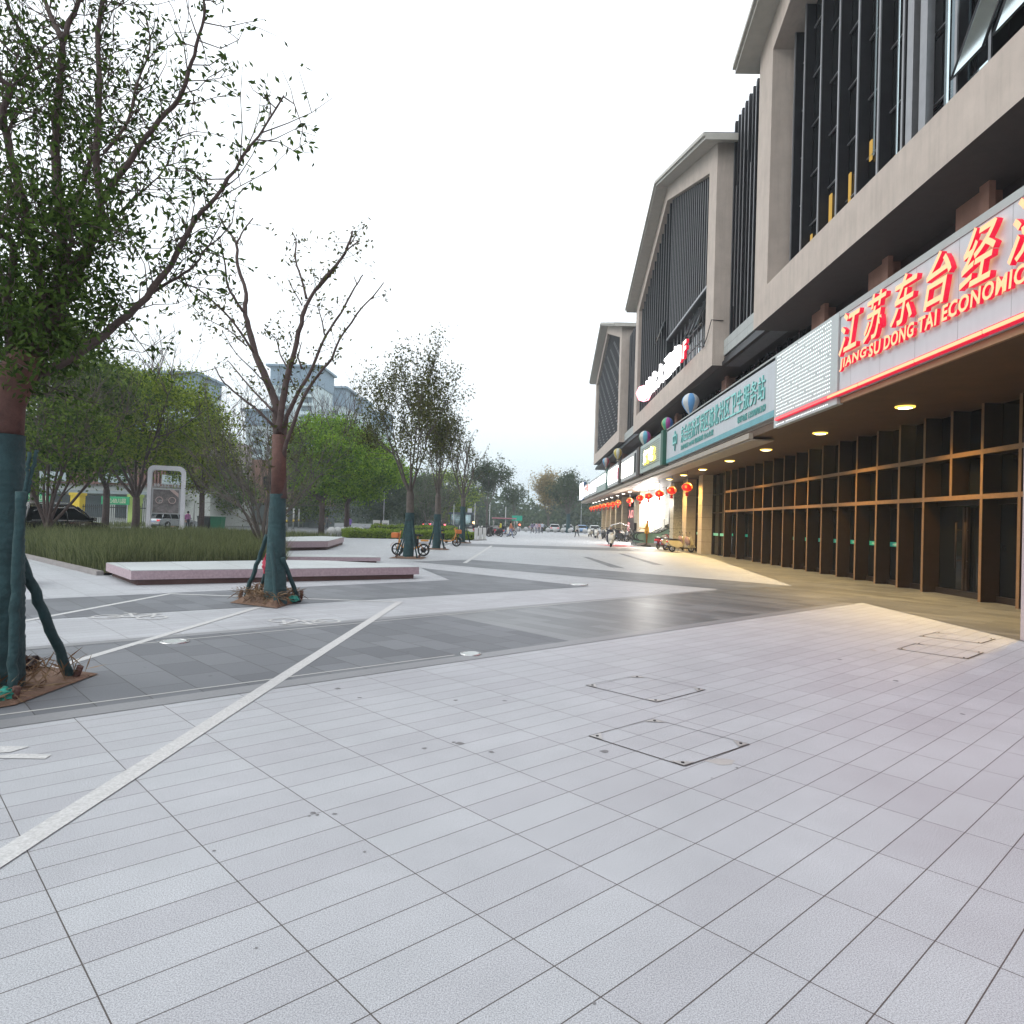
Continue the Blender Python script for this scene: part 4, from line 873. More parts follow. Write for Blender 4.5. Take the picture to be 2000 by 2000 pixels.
# procedural trees
def auto_tree(name, label, x, y, H, Rc, th, leaf_n, lsz, lm, bm=barkg, tr=.16, group=None, nl=6, lev=3, wrapped=None, stake=True, spread=.42, cl=.22, up=.12, dense=None, ang=.45):
    t = thing(name, label, 'tree', (x, y, 0), 0, group)
    b = MB(); pts = []
    if wrapped is None: wrapped_h = 0
    else: wrapped_h = wrapped
    b.tube([(0, 0, 0), (.03, .02, th * .5), (0, .03, th), (0.0, .0, th + .3)], [tr * 1.12, tr * .95, tr * .9, tr * .7], 12)
    for k in range(nl):
        a = 2 * math.pi * k / nl + RS.uniform(-.3, .3); tilt = ang * RS.uniform(.55, 1.25) if k else .06
        d = Vector((math.cos(a) * math.sin(tilt), math.sin(a) * math.sin(tilt), math.cos(tilt)))
        grow(b, (0, 0, th + .08 * RS.rand()), d, (H - th) * RS.uniform(.5, .62), tr * .42, 0, pts, lev, spread, up=up)
    A = np.array([tuple(q) for q in pts])
    kz = (H - th) / (np.percentile(A[:, 2], 98) - th); kr = Rc / np.percentile(np.hypot(A[:, 0], A[:, 1]), 92)
    if not dense and True:
        fx = lambda p: (p[0] * (1 + (kr - 1) * min(1, max(0, p[2] - th) / .8)), p[1] * (1 + (kr - 1) * min(1, max(0, p[2] - th) / .8)), p[2] if p[2] < th else th + (p[2] - th) * kz)
        b.v = [fx(p) for p in b.v]; pts = [fx(tuple(q)) for q in pts]
    b.build('trunk', bm, t)
    if wrapped_h:
        wrap(t, [Vector((0, 0, .02)), Vector((.03, .02, wrapped_h * .5)), Vector((.01, .03, wrapped_h))], [tr * 1.35, tr * 1.15, tr * 1.1], bluewrap if wrapped_h > 5 else wrapm)
    if wrapped_h and stake:
        stakes(t, 4, .62, min(1.9, wrapped_h * .9), .03, RS.uniform(0, 1)); pit(t, .75, mound=.05, straws=0)
    P = []
    if dense:
        cx, cz, rx, rz, ncl = dense
        for k in range(ncl):
            v = RS.normal(size=3); v /= np.linalg.norm(v); rr = RS.uniform(.45, 1) ** .5 * (1 + .16 * math.sin(3 * v[0] + 5 * v[2]) + RS.uniform(-.12, .1))
            c = np.array([cx + v[0] * rx * rr, v[1] * rx * rr, cz + v[2] * rz * rr])
            P.append(c + RS.normal(size=(int(leaf_n * 1.7), 3)) * cl * rx * np.array([1, 1, .6]))
        P = np.concatenate(P)
    else:
        A = np.array([tuple(q) for q in pts]); 
        A = A[A[:, 2] > th + .25 * (H - th) * .5]
        idx = RS.randint(len(A), size=leaf_n); P = A[idx] + RS.normal(size=(leaf_n, 3)) * cl
    V, Fq = leaves(P, lsz, asp=.5, droop=.3); bulk('crown', V, Fq, lm, t, world=False)
    return t
RS.seed(21)
G1 = 'staked trees lined along the plaza'
auto_tree('plaza_tree', 'olive leafed vase shaped tree with an orange bike at its stakes, third from the left', -4.94, 28.5, 8.5, 2.55, 2.6, 9800, .115, lf_olive, tr=.17, group=G1, nl=8, lev=3, wrapped=1.85, spread=.33, cl=.17, up=.16, ang=.62)
auto_tree('plaza_tree', 'slender dense tree right behind the olive vase shaped one, fourth of the staked row', -5.04, 37.8, 7.9, 1.3, 2.8, 6200, .125, lf_olive, tr=.17, group=G1, nl=7, lev=3, wrapped=1.9, spread=.3, cl=.2, up=.24, ang=.42)
auto_tree('plaza_tree', 'thin almost leafless tree, fifth of the staked row beside the hedge end', -4.85, 50, 8.2, 1.9, 3.0, 900, .15, lf_olive, tr=.17, group=G1, nl=7, lev=2, wrapped=2.6, spread=.25, cl=.12, up=.15, ang=.42)
auto_tree('plaza_tree', 'tall light crowned tree behind the parked motorbikes, left of the far gap', -7.0, 112, 11.0, 3.2, 3.9, 5200, .34, lf_far, tr=.17, group=G1, nl=8, lev=3, spread=.3, cl=.4, up=.2, ang=.6, wrapped=None)
auto_tree('plaza_tree', 'small round crowned far tree just left of the open sky gap', -3.2, 135, 8.8, 2.2, 3.5, 2200, .34, lf_far, tr=.14, group=G1, nl=7, lev=2, spread=.3, cl=.4, ang=.6)
auto_tree('plaza_tree', 'bare looking far tree with a blue wrapped trunk near the end of the canopy', 6.7, 125, 10.5, 3.6, 3.4, 6500, .32, lf_far, tr=.3, group=G1, nl=10, lev=3, spread=.28, cl=.35, up=.1, ang=.85, wrapped=3.4, stake=False)
auto_tree('autumn_tree', 'golden brown conical tree beyond the parked cars', 3.8, 150, 12, 2.4, 2.2, 7000, .42, lf_gold, tr=.25, nl=9, lev=3, spread=.25, cl=.6, up=.3, ang=.4)
auto_tree('autumn_tree', 'thin pale tree between the golden tree and the blue wrapped one', 8.4, 162, 10, 2.2, 3, 2300, .4, lf_far, tr=.2, nl=7, lev=3, spread=.25, cl=.5, up=.25, ang=.35)
# dense trees on the left
auto_tree('camphor_tree', 'dark green leafy street tree behind the nearest trunk, filling the left edge', -26.0, 36, 12.5, 4, 3.4, 60, .24, lf_dark, tr=.22, nl=7, lev=2, dense=(0, 8.6, 4.1, 4.0, 230), cl=.12)
auto_tree('camphor_tree', 'forked street tree with whitewashed trunk left of the white frame sign', -25.7, 45, 11.4, 4, 2.3, 46, .22, lf_green, bm=bark, tr=.24, nl=6, lev=3, dense=(1.2, 8.0, 4.1, 3.1, 230), cl=.11, ang=.7)
auto_tree('camphor_tree', 'yellowish green tree just right of the white frame sign', -26.6, 56, 10.8, 3, 3.0, 42, .22, lf_green, bm=bark, tr=.22, nl=6, lev=3, dense=(-.2, 6.6, 3.0, 2.8, 130), cl=.12, ang=.7)
auto_tree('multi_stem_tree', 'low dark multi stemmed tree in front of the black car', -18.9, 27.0, 6.3, 3, .7, 40, .17, lf_dark, bm=bark, tr=.16, nl=8, lev=3, dense=(0, 4.3, 2.4, 1.9, 85), cl=.15, ang=.6)
auto_tree('camphor_tree', 'bright green round street tree, left of the bright pair', -18.6, 62, 11.6, 4, 2.8, 60, .26, lf_bright, bm=bark, tr=.25, nl=7, lev=3, dense=(.6, 7.2, 4.3, 3.4, 240), cl=.12, ang=.75)
auto_tree('camphor_tree', 'bright green round street tree, right one of the bright pair', -18.2, 69, 11, 4, 2.9, 56, .27, lf_bright, bm=bark, tr=.27, nl=7, lev=3, dense=(1.0, 6.8, 4.4, 3.2, 230), cl=.12, ang=.75)
auto_tree('camphor_tree', 'green tree far left seen under the crown of the nearest tree', -32, 52, 12, 4, 3, 60, .26, lf_dark, bm=bark, tr=.25, nl=6, lev=2, dense=(0, 8.4, 4.6, 4.2, 190), cl=.13)
# bare shrubby trees
for (x, y, h, lab, n, a) in ((-11.6, 30, 6.0, 'leafless multi stemmed tree left of the second plaza tree, standing in the grass', 260, .8), (-9.2, 24.0, 6.3, 'wide bare branching tree directly behind the second plaza tree', 700, .75), (-12.5, 33, 5.3, 'small bare tree between the white frame sign and the wide bare one', 200, .8)):
    auto_tree('bare_tree', lab, x, y, h, 3, .5, n, .12, lf_olive, bm=barkg, tr=.12, nl=9, lev=3, spread=.28, cl=.08, up=.05, ang=a, group=None, wrapped=None)
for (x, y, h, lab) in ((-13.5, 92, 9.0, 'bare feathery tree behind the hedge, left of the olive crowned one'), (-10.5, 84, 7.5, 'bare spreading tree over the clipped hedge'), (-9.8, 130, 10, 'thin bare tree left of the dark kiosk')):
    auto_tree('bare_tree', lab, x, y, h, 3, 1.0, 900, .22, lf_far, bm=barkg, tr=.16, nl=9, lev=3, spread=.3, cl=.2, up=.05, ang=.75)
for k, (x, y, h, r, m, lab) in enumerate([(-38, 84, 8, 4.2, lf_dark, 'dark rounded tree beside the brick building'), (-29, 96, 9, 4.5, lf_dark, 'dark tree behind the road right of the brick building'), (-22, 104, 9.5, 4.5, lf_far, 'dark tree seen behind the bright pair'), (-17.5, 112, 9, 4, lf_far, 'grey green tree beyond the purple clad walker'), (-14, 118, 10.5, 4.8, lf_green, 'round green tree behind the thin leafless staked tree'), (-24, 150, 10, 6, lf_far, 'far grey green tree behind the low white sign')]):
    auto_tree('background_tree', lab, x, y, h, r, 2.2, 46, .36, m, tr=.2, nl=5, lev=2, dense=(0, h * .58, r, h * .42, 120), cl=.16)
# distant wood that reads as one mass
RS.seed(5)
P = []
for k in range(230):
    a = k / 230
    x = -110 + 230 * a + RS.normal(0, 2); y = 205 + RS.uniform(-18, 40); h = RS.uniform(6, 11) + (2 if x < -30 else 0) - (3.5 if -3 < x < 8 else 0)
    c = RS.normal(size=(240, 3)) * np.array([3.2, 3.2, h * .3]) + np.array([x, y, h * .5]); c[:, 2] = np.clip(c[:, 2], .3, h * 1.25); P.append(c)
P = np.concatenate(P); V, Fq = leaves(P, 1.15, asp=.7, droop=0)
o = bulk('distant_woodland', V, Fq, lf_far); tag(o, kind='stuff')

# ================================================================== PLANTING, KERBS, BENCHES
RS.seed(3)
bed = [(-10.3, 16.8), (-16.3, 22.3), (-24, 29), (-17.6, 33), (-11.2, 31), (-8.0, 22.5), (-7.0, 20.1)]
b = MB(); b.add([(x, y, .06) for x, y in bed], [tuple(range(len(bed)))]); struct('grass_bed_soil', b, soil)
def inpoly(x, y, p):
    c = np.zeros(len(x), bool); j = len(p) - 1
    for i in range(len(p)):
        xi, yi = p[i]; xj, yj = p[j]; k = ((yi > y) != (yj > y)) & (x < (xj - xi) * (y - yi) / (yj - yi + 1e-9) + xi); c ^= k; j = i
    return c
def grass(name, poly, n, h, m, w=.009, lean=.28):
    p = np.array(poly); x = RS.uniform(p[:, 0].min(), p[:, 0].max(), n * 3); y = RS.uniform(p[:, 1].min(), p[:, 1].max(), n * 3); k = inpoly(x, y, poly); x, y = x[k][:n], y[k][:n]; n = len(x)
    tuft = np.sin(x * 2.3 + 1.3 * np.sin(y * 1.9)) * .5 + np.sin(y * 3.1 + x) * .5
    H = h * (1 + .24 * tuft + RS.normal(0, .2, n)); a = RS.uniform(0, 6.28, n); ln = H * np.abs(RS.normal(0, lean, n)); dx, dy = np.cos(a) * ln, np.sin(a) * ln
    a2 = RS.uniform(0, 3.14, n); wx, wy = np.cos(a2) * w, np.sin(a2) * w; z = np.zeros(n) + .05
    q = [np.stack(v, 1) for v in ((x - wx, y - wy, z), (x + wx, y + wy, z), (x + wx * .8 + dx * .3, y + wy * .8 + dy * .3, H * .6), (x - wx * .8 + dx * .3, y - wy * .8 + dy * .3, H * .6), (x + dx, y + dy, H), (x + dx + wx * .15, y + dy + wy * .15, H))]
    V = np.stack(q, 1).reshape(-1, 3); i = np.arange(n)[:, None] * 6; Fq = np.concatenate([i + np.array([[0, 1, 2, 3]]), i + np.array([[3, 2, 5, 4]])])
    return tag(bulk(name, V, Fq, m), kind='stuff')
gm = leaf_mat('grass_blades', (.055, .075, .03), (.21, .23, .11), .35)
grass('ornamental_grass', bed, 75000, .68, gm, lean=.34)
grass('verge_grass', [(-12.6, 36), (-24, 40), (-26, 52), (-12.5, 46)], 9000, .5, gm, w=.015)
grass('road_verge', [(-37.2, 30), (-39.5, 30), (-41, 110), (-37.2, 110)], 5000, .45, gm, w=.03)
grass('tall_verge', [(-14, 60), (-7, 60), (-6, 70), (-12, 72)], 6000, .75, leaf_mat('grass_light', (.07, .10, .05), (.16, .2, .1), .3), w=.02)
kerb = mat('kerb_stone', (.26, .24, .235), .7, var=.15)
b = MB()
for a, c in zip(bed[:3], bed[1:3]):
    a, c = Vector((*a, 0)), Vector((*c, 0)); d = (c - a); M = Matrix.Rotation(math.atan2(d.y, d.x), 3, 'Z'); mid = (a + c) / 2; n = Vector((-d.y, d.x, 0)).normalized() * .1
    b.obox(mid + n + Vector((0, 0, .05)), (d.length / 2, .08, .055), M)
struct('planting_kerb', b, kerb)
benchtop = paving('bench_granite_top', (.43, .46, .465), (.40, .425, .43), (.16, .16, .16), math.radians(37), 1.2, 4.3, 0, (-8.44, 14.7), ms=.006, speck=.15, tone=.1); benchside = mat('bench_granite_pink', (.40, .31, .34), .6, var=.18, vs=18); plinth = mat('bench_plinth', (.10, .06, .055), .8, var=.2)
def slab(name, label, P, z0, z1, inset=.14, cat='bench'):
    c = sum((Vector(p) for p in P), Vector((0, 0))) / len(P)
    t = thing(name, label, cat, (c.x, c.y, 0), 0); n = len(P); L_ = [Vector(p) - c for p in P]
    MB().prism([tuple(q * (1 - inset / q.length)) for q in L_], 0, z0, 'z').build('plinth', plinth, t)
    MB().prism([tuple(q) for q in L_], z0, z1 - .0, 'z').build('slab', benchside, t)
    MB().prism([tuple(q * (1 - .01 / q.length)) for q in L_], z1, z1 + .012, 'z').build('top', benchtop, t); return t
slab('stone_bench', 'long low granite bench with pink sides, cornering the ornamental grass', [tuple(q) for q in ((-10.2, 16.68), (-8.44, 14.7), (-2.95, 18.8), (-3.4, 19.55), (-5.8, 20.2), (-6.9, 19.85))], .12, .31)
slab('stone_bench', 'short low granite bench edge peeping out behind the long bench', [(-8.9, 23.2), (-5.3, 24.9), (-6.0, 26.2), (-9.6, 24.6)], .06, .19)
slab('stone_bench', 'pale granite bench further back with a yellowish base', [(-13.2, 27.5), (-9.6, 33.2), (-10.8, 40.5), (-12.2, 41), (-15, 30)], .14, .42)
slab('stone_bench', 'long pale granite edge behind the grass under the white frame sign', [(-25, 33.5), (-15.2, 31.8), (-14.9, 32.6), (-24.7, 34.4)], .2, .62)
slab('stone_block', 'small pink granite block beside the nearest trunk', [(-11.5, 14.2), (-10.4, 13.3), (-9.98, 13.8), (-10.9, 14.9)], .04, .42, cat='bench')
def hedge(label, P0, P1, w, h, n, m=lf_hedge, zb=0):
    a, c = Vector((*P0, 0)), Vector((*P1, 0)); d = c - a; Ln = d.length; rz = math.atan2(d.y, d.x)
    t = thing('hedge', label, 'hedge', (*P0, zb), rz)
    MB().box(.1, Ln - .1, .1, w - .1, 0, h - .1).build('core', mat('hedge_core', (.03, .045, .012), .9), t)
    f = RS.randint(0, 3, n); x = RS.uniform(0, Ln, n); y = RS.uniform(0, w, n); z = RS.uniform(.05, h, n)
    y = np.where(f == 0, RS.normal(.03, .05, n), y); z = np.where(f == 1, h + RS.normal(0, .05, n) + .05 * np.sin(x * 3), z); x = np.where(f == 2, np.where(RS.rand(n) < .5, 0, Ln) + RS.normal(0, .05, n), x)
    V, Fq = leaves(np.stack([x, y, z], 1), .11, asp=.6, droop=-.2); bulk('foliage', V, Fq, m, t, world=False); return t
hedge('long clipped yellow green hedge behind the orange bikes', (-13.9, 53.4), (-4.6, 57.6), 2.6, .62, 14000)
hedge('taller pale hedge behind the long clipped one', (-13.5, 60), (-6.5, 62), 2, .95, 6000)
hedge('low dark hedge beyond the parked cars at the far end', (2.5, 141), (16, 141), 2, 1.0, 3500, lf_far)
# granite ball bollards
bollm = mat('granite_ball', (.42, .42, .42), .6, var=.1, vs=20)
t = thing('ball_bollard', 'x', 'bollard'); MB().lathe([(.3 * math.sin(a), .33 - .3 * math.cos(a)) for a in np.linspace(.35, math.pi, 12)], n=20).build('ball', bollm, t); MB().cyl((0, 0, .03), .16, .06, 16).build('foot', bollm, t)
for k in range(6): place(t, 0, (-15.6 + .12 * k, 54.8 + 1.35 * k, 0), 0, 'granite ball bollard in the short row left of the clipped hedge', 'ball bollards left of the hedge', scale=1.25)
for k in range(3): place(t, 0, (-13.2 + 1.0 * k, 62 + .3 * k, 0), 0, 'granite ball bollard half hidden behind the clipped hedge', 'ball bollards behind the hedge', scale=1.25)
for k in range(14): place(t, 0, (-4.6 + 1.28 * k, 122, 0), 0, 'granite ball bollard in the long row across the far end of the plaza', 'ball bollards across the far end', scale=1.35)
drop(t)
# ================================================================== LEFT BACKGROUND BUILDINGS
def bx_part(t, name, m, *a): return MB().box(*a).build(name, m, t, world=True)
slat = mat('brown_slat', (.17, .085, .07), .7, var=.12); slatb = mat('slat_back', (.32, .28, .27), .7); pale = mat('pale_plaster', (.42, .44, .42), .8, var=.08)
Sx = thing('school_building', 'low building with brown slatted upper floor and bright coloured gate pillars', 'building', (-50, 80, 0))
bx_part(Sx, 'ground_floor', pale, -78, -37, 80, 92, 0, 4.3); bx_part(Sx, 'upper_floor', slatb, -68, -37.2, 79.8, 92, 4.3, 10.6)
b = MB()
for k in range(78): b.box(-67.9 + k * .395, -67.9 + k * .395 + .2, 79.5, 79.79, 4.6, 10.9)
for z in (7.9, 4.5): b.box(-68, -37.1, 79.42, 79.495, z, z + .16)
b.build('slats', slat, Sx, world=True)
for k in range(4):
    x = -64 + k * 7.4; w = bx_part(Sx, 'window', glassd, x, x + 2.4, 79.3, 79.42, 5.9, 7.7); bx_part(Sx, 'spandrel', mat('blue_spandrel', (.30, .36, .37), .5), x - .6, x + 3.0, 79.3, 79.415, 4.7, 5.8)
    b = MB(); b.box(x - .05, x + 2.45, 79.24, 79.298, 6.75, 6.82); b.box(x + 1.17, x + 1.23, 79.24, 79.297, 5.9, 7.7); b.build('frame', darkmetal, w, world=True)
bx_part(Sx, 'entrance_band', mat('grey_awning', (.22, .26, .27), .6), -62, -40, 78.6, 79.95, 3.4, 3.75)
for k in range(5): bx_part(Sx, 'ground_window', mat('grey_glass', (.06, .075, .08), .2), -60 + k * 4, -57.4 + k * 4, 79.85, 79.98, .7, 3.2)
for k, (x, c, nm) in enumerate(((-58.5, (.65, .20, .04), 'orange'), (-48.6, (.62, .45, .03), 'yellow'), (-42.3, (.38, .50, .14), 'lime'), (-38.4, (.62, .22, .10), 'coral'))):
    t = thing('gate_pillar', f'{nm} painted gate pillar in front of the slatted building', 'pillar', (x, 74, 0), 0, 'coloured gate pillars')
    bx_part(t, 'shaft', mat('pillar_' + nm, c, .6, var=.06), x - .5, x + .5, 73.5, 74.5, 0, 3.0); bx_part(t, 'cap', mat('pillar_' + nm + '_cap', tuple(v * .9 for v in c), .6), x - .6, x + .6, 73.4, 74.6, 3.002, 3.3)
for (x0, x1, lab) in ((-48, -43, 'railing fence between the yellow and lime pillars'), (-41.8, -38.9, 'arched grey gate right of the lime pillar')):
    t = thing('railing', lab, 'fence', (x0, 74, 0)); b = MB(); n = int((x1 - x0) / .22)
    for k in range(n + 1):
        x = x0 + k * .22; h = 2.1 + (1.1 * math.sin(math.pi * k / n) if 'gate' in lab else 0); b.box(x, x + .05, 73.95, 74.0, .15, h)
    b.build('bars', black, t, world=True); bx_part(t, 'rail', black, x0, x1, 73.9, 73.945, 1.8, 1.9); bx_part(t, 'base', pale, x0, x1, 73.85, 74.1, 0, .14)
for (px, w, lab) in ((68, 3.4, 'green sign board at the far left above the black car'), (226, 3.0, 'green sign board over the school gate')):
    q = at(px, 972 if px < 100 else 978, 73); t = thing('green_sign', lab, 'sign', (q.x, 73, q.z - .4))
    bx_part(t, 'board', mat('sign_green', (.02, .28, .12), .5), q.x - w / 2, q.x + w / 2, 72.9, 73.0, q.z - .4, q.z + .45)
    text('中心幼儿园', 'writing', .6, .01, [mat('sign_cream', (.6, .6, .45), .5)], t, (q.x, 72.87, q.z), SOUTH, w=w * .75, h=.5); 
    for s in (-1, 1): bx_part(t, 'post', steel, q.x + s * w * .42 - .04, q.x + s * w * .42 + .04, 73.01, 73.09, 0, q.z + .3)
Bk = thing('brick_building', 'dark red brick building right of the slatted one, half hidden by trees', 'building', (-36, 100, 0))
bx_part(Bk, 'wall', brownw, -47, -31, 98, 112, 3.2, 9.3); bx_part(Bk, 'ground_floor', mat('dim_base', (.10, .12, .12), .7), -46.8, -31.2, 98.2, 111, 0, 3.18)
for k in range(4): bx_part(Bk, 'window', glassd, -45 + k * 3.6, -43.4 + k * 3.6, 97.93, 97.99, 5, 7)
# apartment towers, far
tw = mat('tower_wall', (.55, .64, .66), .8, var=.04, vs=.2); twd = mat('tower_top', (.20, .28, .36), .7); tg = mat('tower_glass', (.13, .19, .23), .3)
def tower(px0, px1, pyt, Y, label, pyd, right=0):
    a, c = at(px0, pyt, Y), at(px1, pyt, Y); zt = a.z; zd = at(px0, pyd, Y).z; D = 16
    t = thing('apartment_tower', label, 'building', ((a.x + c.x) / 2, Y, 0), 0, 'pale apartment towers in the haze')
    bx_part(t, 'body', tw, a.x, c.x, Y, Y + D, 0, zd); bx_part(t, 'dark_top', twd, a.x - .3, c.x + .3, Y - .3, Y + D + .3, zd + .01, zt); bx_part(t, 'roof_edge', twd, a.x - 1.6, c.x + 1.2, Y - 1.4, Y + D + 1, zt + .01, zt + .7)
    w = c.x - a.x; nb = max(1, int(w / 8))
    for j in range(nb):
        x = a.x + w * (j + .5) / nb; b = MB(); e = MB()
        for k in range(int(zd / 3)):
            b.box(x - w / nb * .22, x + w / nb * .22, Y - .12, Y - .02, k * 3 + .9, k * 3 + 2.5); e.box(x - w / nb * .26, x + w / nb * .26, Y - .9, Y - .01, k * 3 + 2.7, k * 3 + 2.95)
        b.build('window_column', tg, t, world=True); e.build('balcony_slabs', tw, t, world=True)
    for y_ in (3, 9): MB().box(c.x + .02, c.x + .12, Y + y_, Y + y_ + 2.4, 2, zd - 2).build('side_window_strip', tg, t, world=True)
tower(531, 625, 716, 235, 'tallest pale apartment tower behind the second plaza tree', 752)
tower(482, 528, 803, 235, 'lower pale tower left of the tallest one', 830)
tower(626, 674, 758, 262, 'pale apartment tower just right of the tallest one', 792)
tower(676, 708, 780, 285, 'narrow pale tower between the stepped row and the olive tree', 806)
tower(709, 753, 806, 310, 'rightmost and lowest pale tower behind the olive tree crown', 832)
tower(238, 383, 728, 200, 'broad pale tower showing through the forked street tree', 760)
t = thing('far_office_block', 'grey far block with a pale ring emblem behind the blue wrapped tree', 'building', (19, 290, 0))
q = at(1083, 948, 290); q2 = at(1124, 948, 290)
bx_part(t, 'body', mat('far_grey', (.20, .24, .27), .7), q.x, q2.x, 290, 305, 0, q.z); MB().lathe([(1.1, 0), (1.1, -.3), (1.6, -.3), (1.6, 0)], (q.x + 3, 289.9, q.z - 4.5), 24, axis='y').build('ring_emblem', white, t, world=True)
bx_part(t, 'end_face', mat('far_blue', (.10, .16, .24), .6), q2.x + .01, q2.x + 6, 291, 304, 0, q.z - 6)

# ------------------------------------------------------------------ advertising frame
q = gp(322, 1044); AX, AY = q.x * 44 / q.y, 44
A_ = thing('advert_frame', 'tall white rounded frame holding a lit picture panel, standing behind the ornamental grass', 'sign', (AX, AY, 0), math.radians(22))
wht = mat('frame_white', (.74, .73, .78), .45, var=.04)
def rrect(w, h, r, z0, n=8):
    out = []
    for cx, cz, a0 in ((w / 2 - r, z0 + h - r, 0), (-w / 2 + r, z0 + h - r, 90), (-w / 2 + r, z0 + r, 180), (w / 2 - r, z0 + r, 270)):
        for k in range(n + 1): a = math.radians(a0 + 90 * k / n); out.append((cx + r * math.cos(a), cz + r * math.sin(a)))
    return out
o_ = rrect(2.15, 4.3, .38, .18); i_ = rrect(1.7, 3.75, .24, .45); b = MB(); n = len(o_)
for y in (-.28, .28):
    b.add([(p[0], y, p[1]) for p in o_] + [(p[0], y, p[1]) for p in i_], [(k, (k + 1) % n, n + (k + 1) % n, n + k) for k in range(n)])
b.add([(p[0], -.28, p[1]) for p in o_] + [(p[0], .28, p[1]) for p in o_], [(k, (k + 1) % n, n + (k + 1) % n, n + k) for k in range(n)])
b.add([(p[0], -.28, p[1]) for p in i_] + [(p[0], .28, p[1]) for p in i_], [(k, (k + 1) % n, n + (k + 1) % n, n + k) for k in range(n)])
b.build('frame', wht, A_)
MB().bbox(-.84, .84, -.12, .12, 1.42, 3.05, .03).build('picture_box', mat('grey_box', (.5, .5, .51), .5), A_)
pic = mat('picture_face', (.20, .175, .175), .2, var=.6, vs=3.5); p_ = MB().box(-.74, .74, -.135, -.121, 1.5, 2.97).build('picture', pic, A_)
for (x, z, r, c) in ((-.38, 2.3, .22, (.6, .45, .42)), (.36, 2.3, .22, (.6, .4, .4)), (-.3, 2.2, .1, (.6, .6, .6)), (.05, 2.35, .05, (.6, .5, .4))):
    MB().lathe([(r * .8, -.003), (r * .8, -.012), (r, -.012), (r, -.003)], (x, -.136, z), 20, axis='y').build('ring_motif', mat('motif%d' % int(r * 100), c, .5), p_)
MB().add([(.2, -.14, 2.95), (.72, -.14, 2.5), (.72, -.14, 2.75), (.45, -.14, 2.97)], [(0, 1, 2, 3)]).build('brush_stroke', mat('pale_pink_stroke', (.6, .45, .42), .5), p_)
for k, ch in enumerate('站中区社北城台东'): text(ch, 'letter', .3, .02, [white], A_, (-.66 + k * .19, 0, 3.25), ((-1, 0, 0), (0, 0, 1), (0, 1, 0)), w=.16, h=.24, bold=.012, world=False)
for s in (-1, 1): MB().box(s * .8 - .08, s * .8 + .08, -.15, .15, 0, .2).build('foot', wht, A_)
# bins, poles, signs, kiosk
t = thing('litter_bins', 'pair of dark and green wheeled bins seen through the white frame sign', 'bins', (-27.4, 58, 0))
for k, c in enumerate(((.03, .035, .035), (.02, .16, .08))):
    MB().prism([(-.4 + k * 1.1, 0), (.4 + k * 1.1, 0), (.48 + k * 1.1, 1.2), (-.48 + k * 1.1, 1.2)], 0, .8, 'y').build('bin_body', mat('bin%d' % k, c, .5), t); MB().bbox(-.5 + k * 1.1, .5 + k * 1.1, -.05, .85, 1.205, 1.3, .03).build('bin_lid', mat('bin%d' % k, c, .5), t)
def pole(px, pyt, Y, label, r=.05, col=None, arm=False):
    q = at(px, pyt, Y); t = thing('light_pole', label, 'pole', (q.x, Y, 0), 0, 'thin poles along the road')
    MB().tube([(0, 0, 0), (0, 0, q.z)], [r, r * .7], 8).build('shaft', col or mat('pole_grey', (.45, .46, .47), .5), t); MB().cyl((0, 0, .1), r * 2, .2, 10).build('foot', darkmetal, t)
    if arm: MB().tube([(0, 0, q.z), (.5, 0, q.z + .1), (1.1, 0, q.z + .05)], r * .5, 6).build('arm', steel, t)
    return t
for px, pyt, Y, lab in ((381, 944, 60, 'thin white pole right of the white frame sign'), (887, 983, 95, 'thin pole above the red tail lights'), (928, 983, 100, 'thin pole right of the dark kiosk'), (957, 985, 105, 'thin pole behind the parked motorbikes'), (988, 990, 120, 'thin pole left of the green road sign'), (626, 993, 80, 'short pole among the bright green trees'), (752, 930, 100, 'tall pole left of the olive crowned tree'), (1137, 940, 150, 'pole with crossbar above the far glaring screen')): pole(px, pyt, Y, lab, .06 if Y < 110 else .09, arm=px == 1137)
t = thing('bus_kiosk', 'small dark metal kiosk with a white box on its roof, left of the motorbikes', 'kiosk', (-10.6, 108, 0))
km = mat('kiosk_metal', (.05, .065, .08), .5); bx = lambda nm, m, *a: MB().box(*a).build(nm, m, t)
bx('roof', km, -1.9, 1.9, -1.4, 1.4, 2.5, 2.85); bx('roof_box', white, .9, 1.5, -.4, .2, 2.86, 3.5); bx('counter', km, -1.5, 1.5, -1.2, -1.0, 0, 1.0); bx('glass', glassb, -1.45, 1.45, -1.15, -1.1, 1.01, 2.49)
for sx in (-1, 1):
    for sy in (-1, 1): bx('post', km, sx * 1.6 - .08, sx * 1.6 + .08, sy * 1.2 - .08, sy * 1.2 + .08, 0, 2.5)
q = at(1010, 1014, 110); t = thing('road_sign', 'green road sign board on a post at the far end of the plaza', 'sign', (q.x, 110, 0))
MB().box(-.8, .8, -.04, .04, q.z - .25, q.z + .55).build('board', mat('road_sign_green', (.02, .32, .22), .5), t); MB().tube([(0, .08, 0), (0, .08, q.z + .3)], .06, 8).build('post', steel, t)
q = gp(1110, 1058); t = thing('red_billboard', 'small dark red billboard beyond the cars near the end of the canopy', 'sign', (14.3, 118, 0))
MB().box(-1.1, 1.1, -.1, .1, .9, 4.0).build('board', mat('billboard_red', (.32, .03, .05), .5, emit=(1, .05, .1), es=.15), t)
for s in (-.7, .7): MB().box(s - .06, s + .06, .11, .2, 0, 3.9).build('post', darkmetal, t)
t = thing('low_white_sign', 'low white sign block with a red strip at the end of the clipped hedge', 'sign', (-16.3, 76.2, 0), .1)
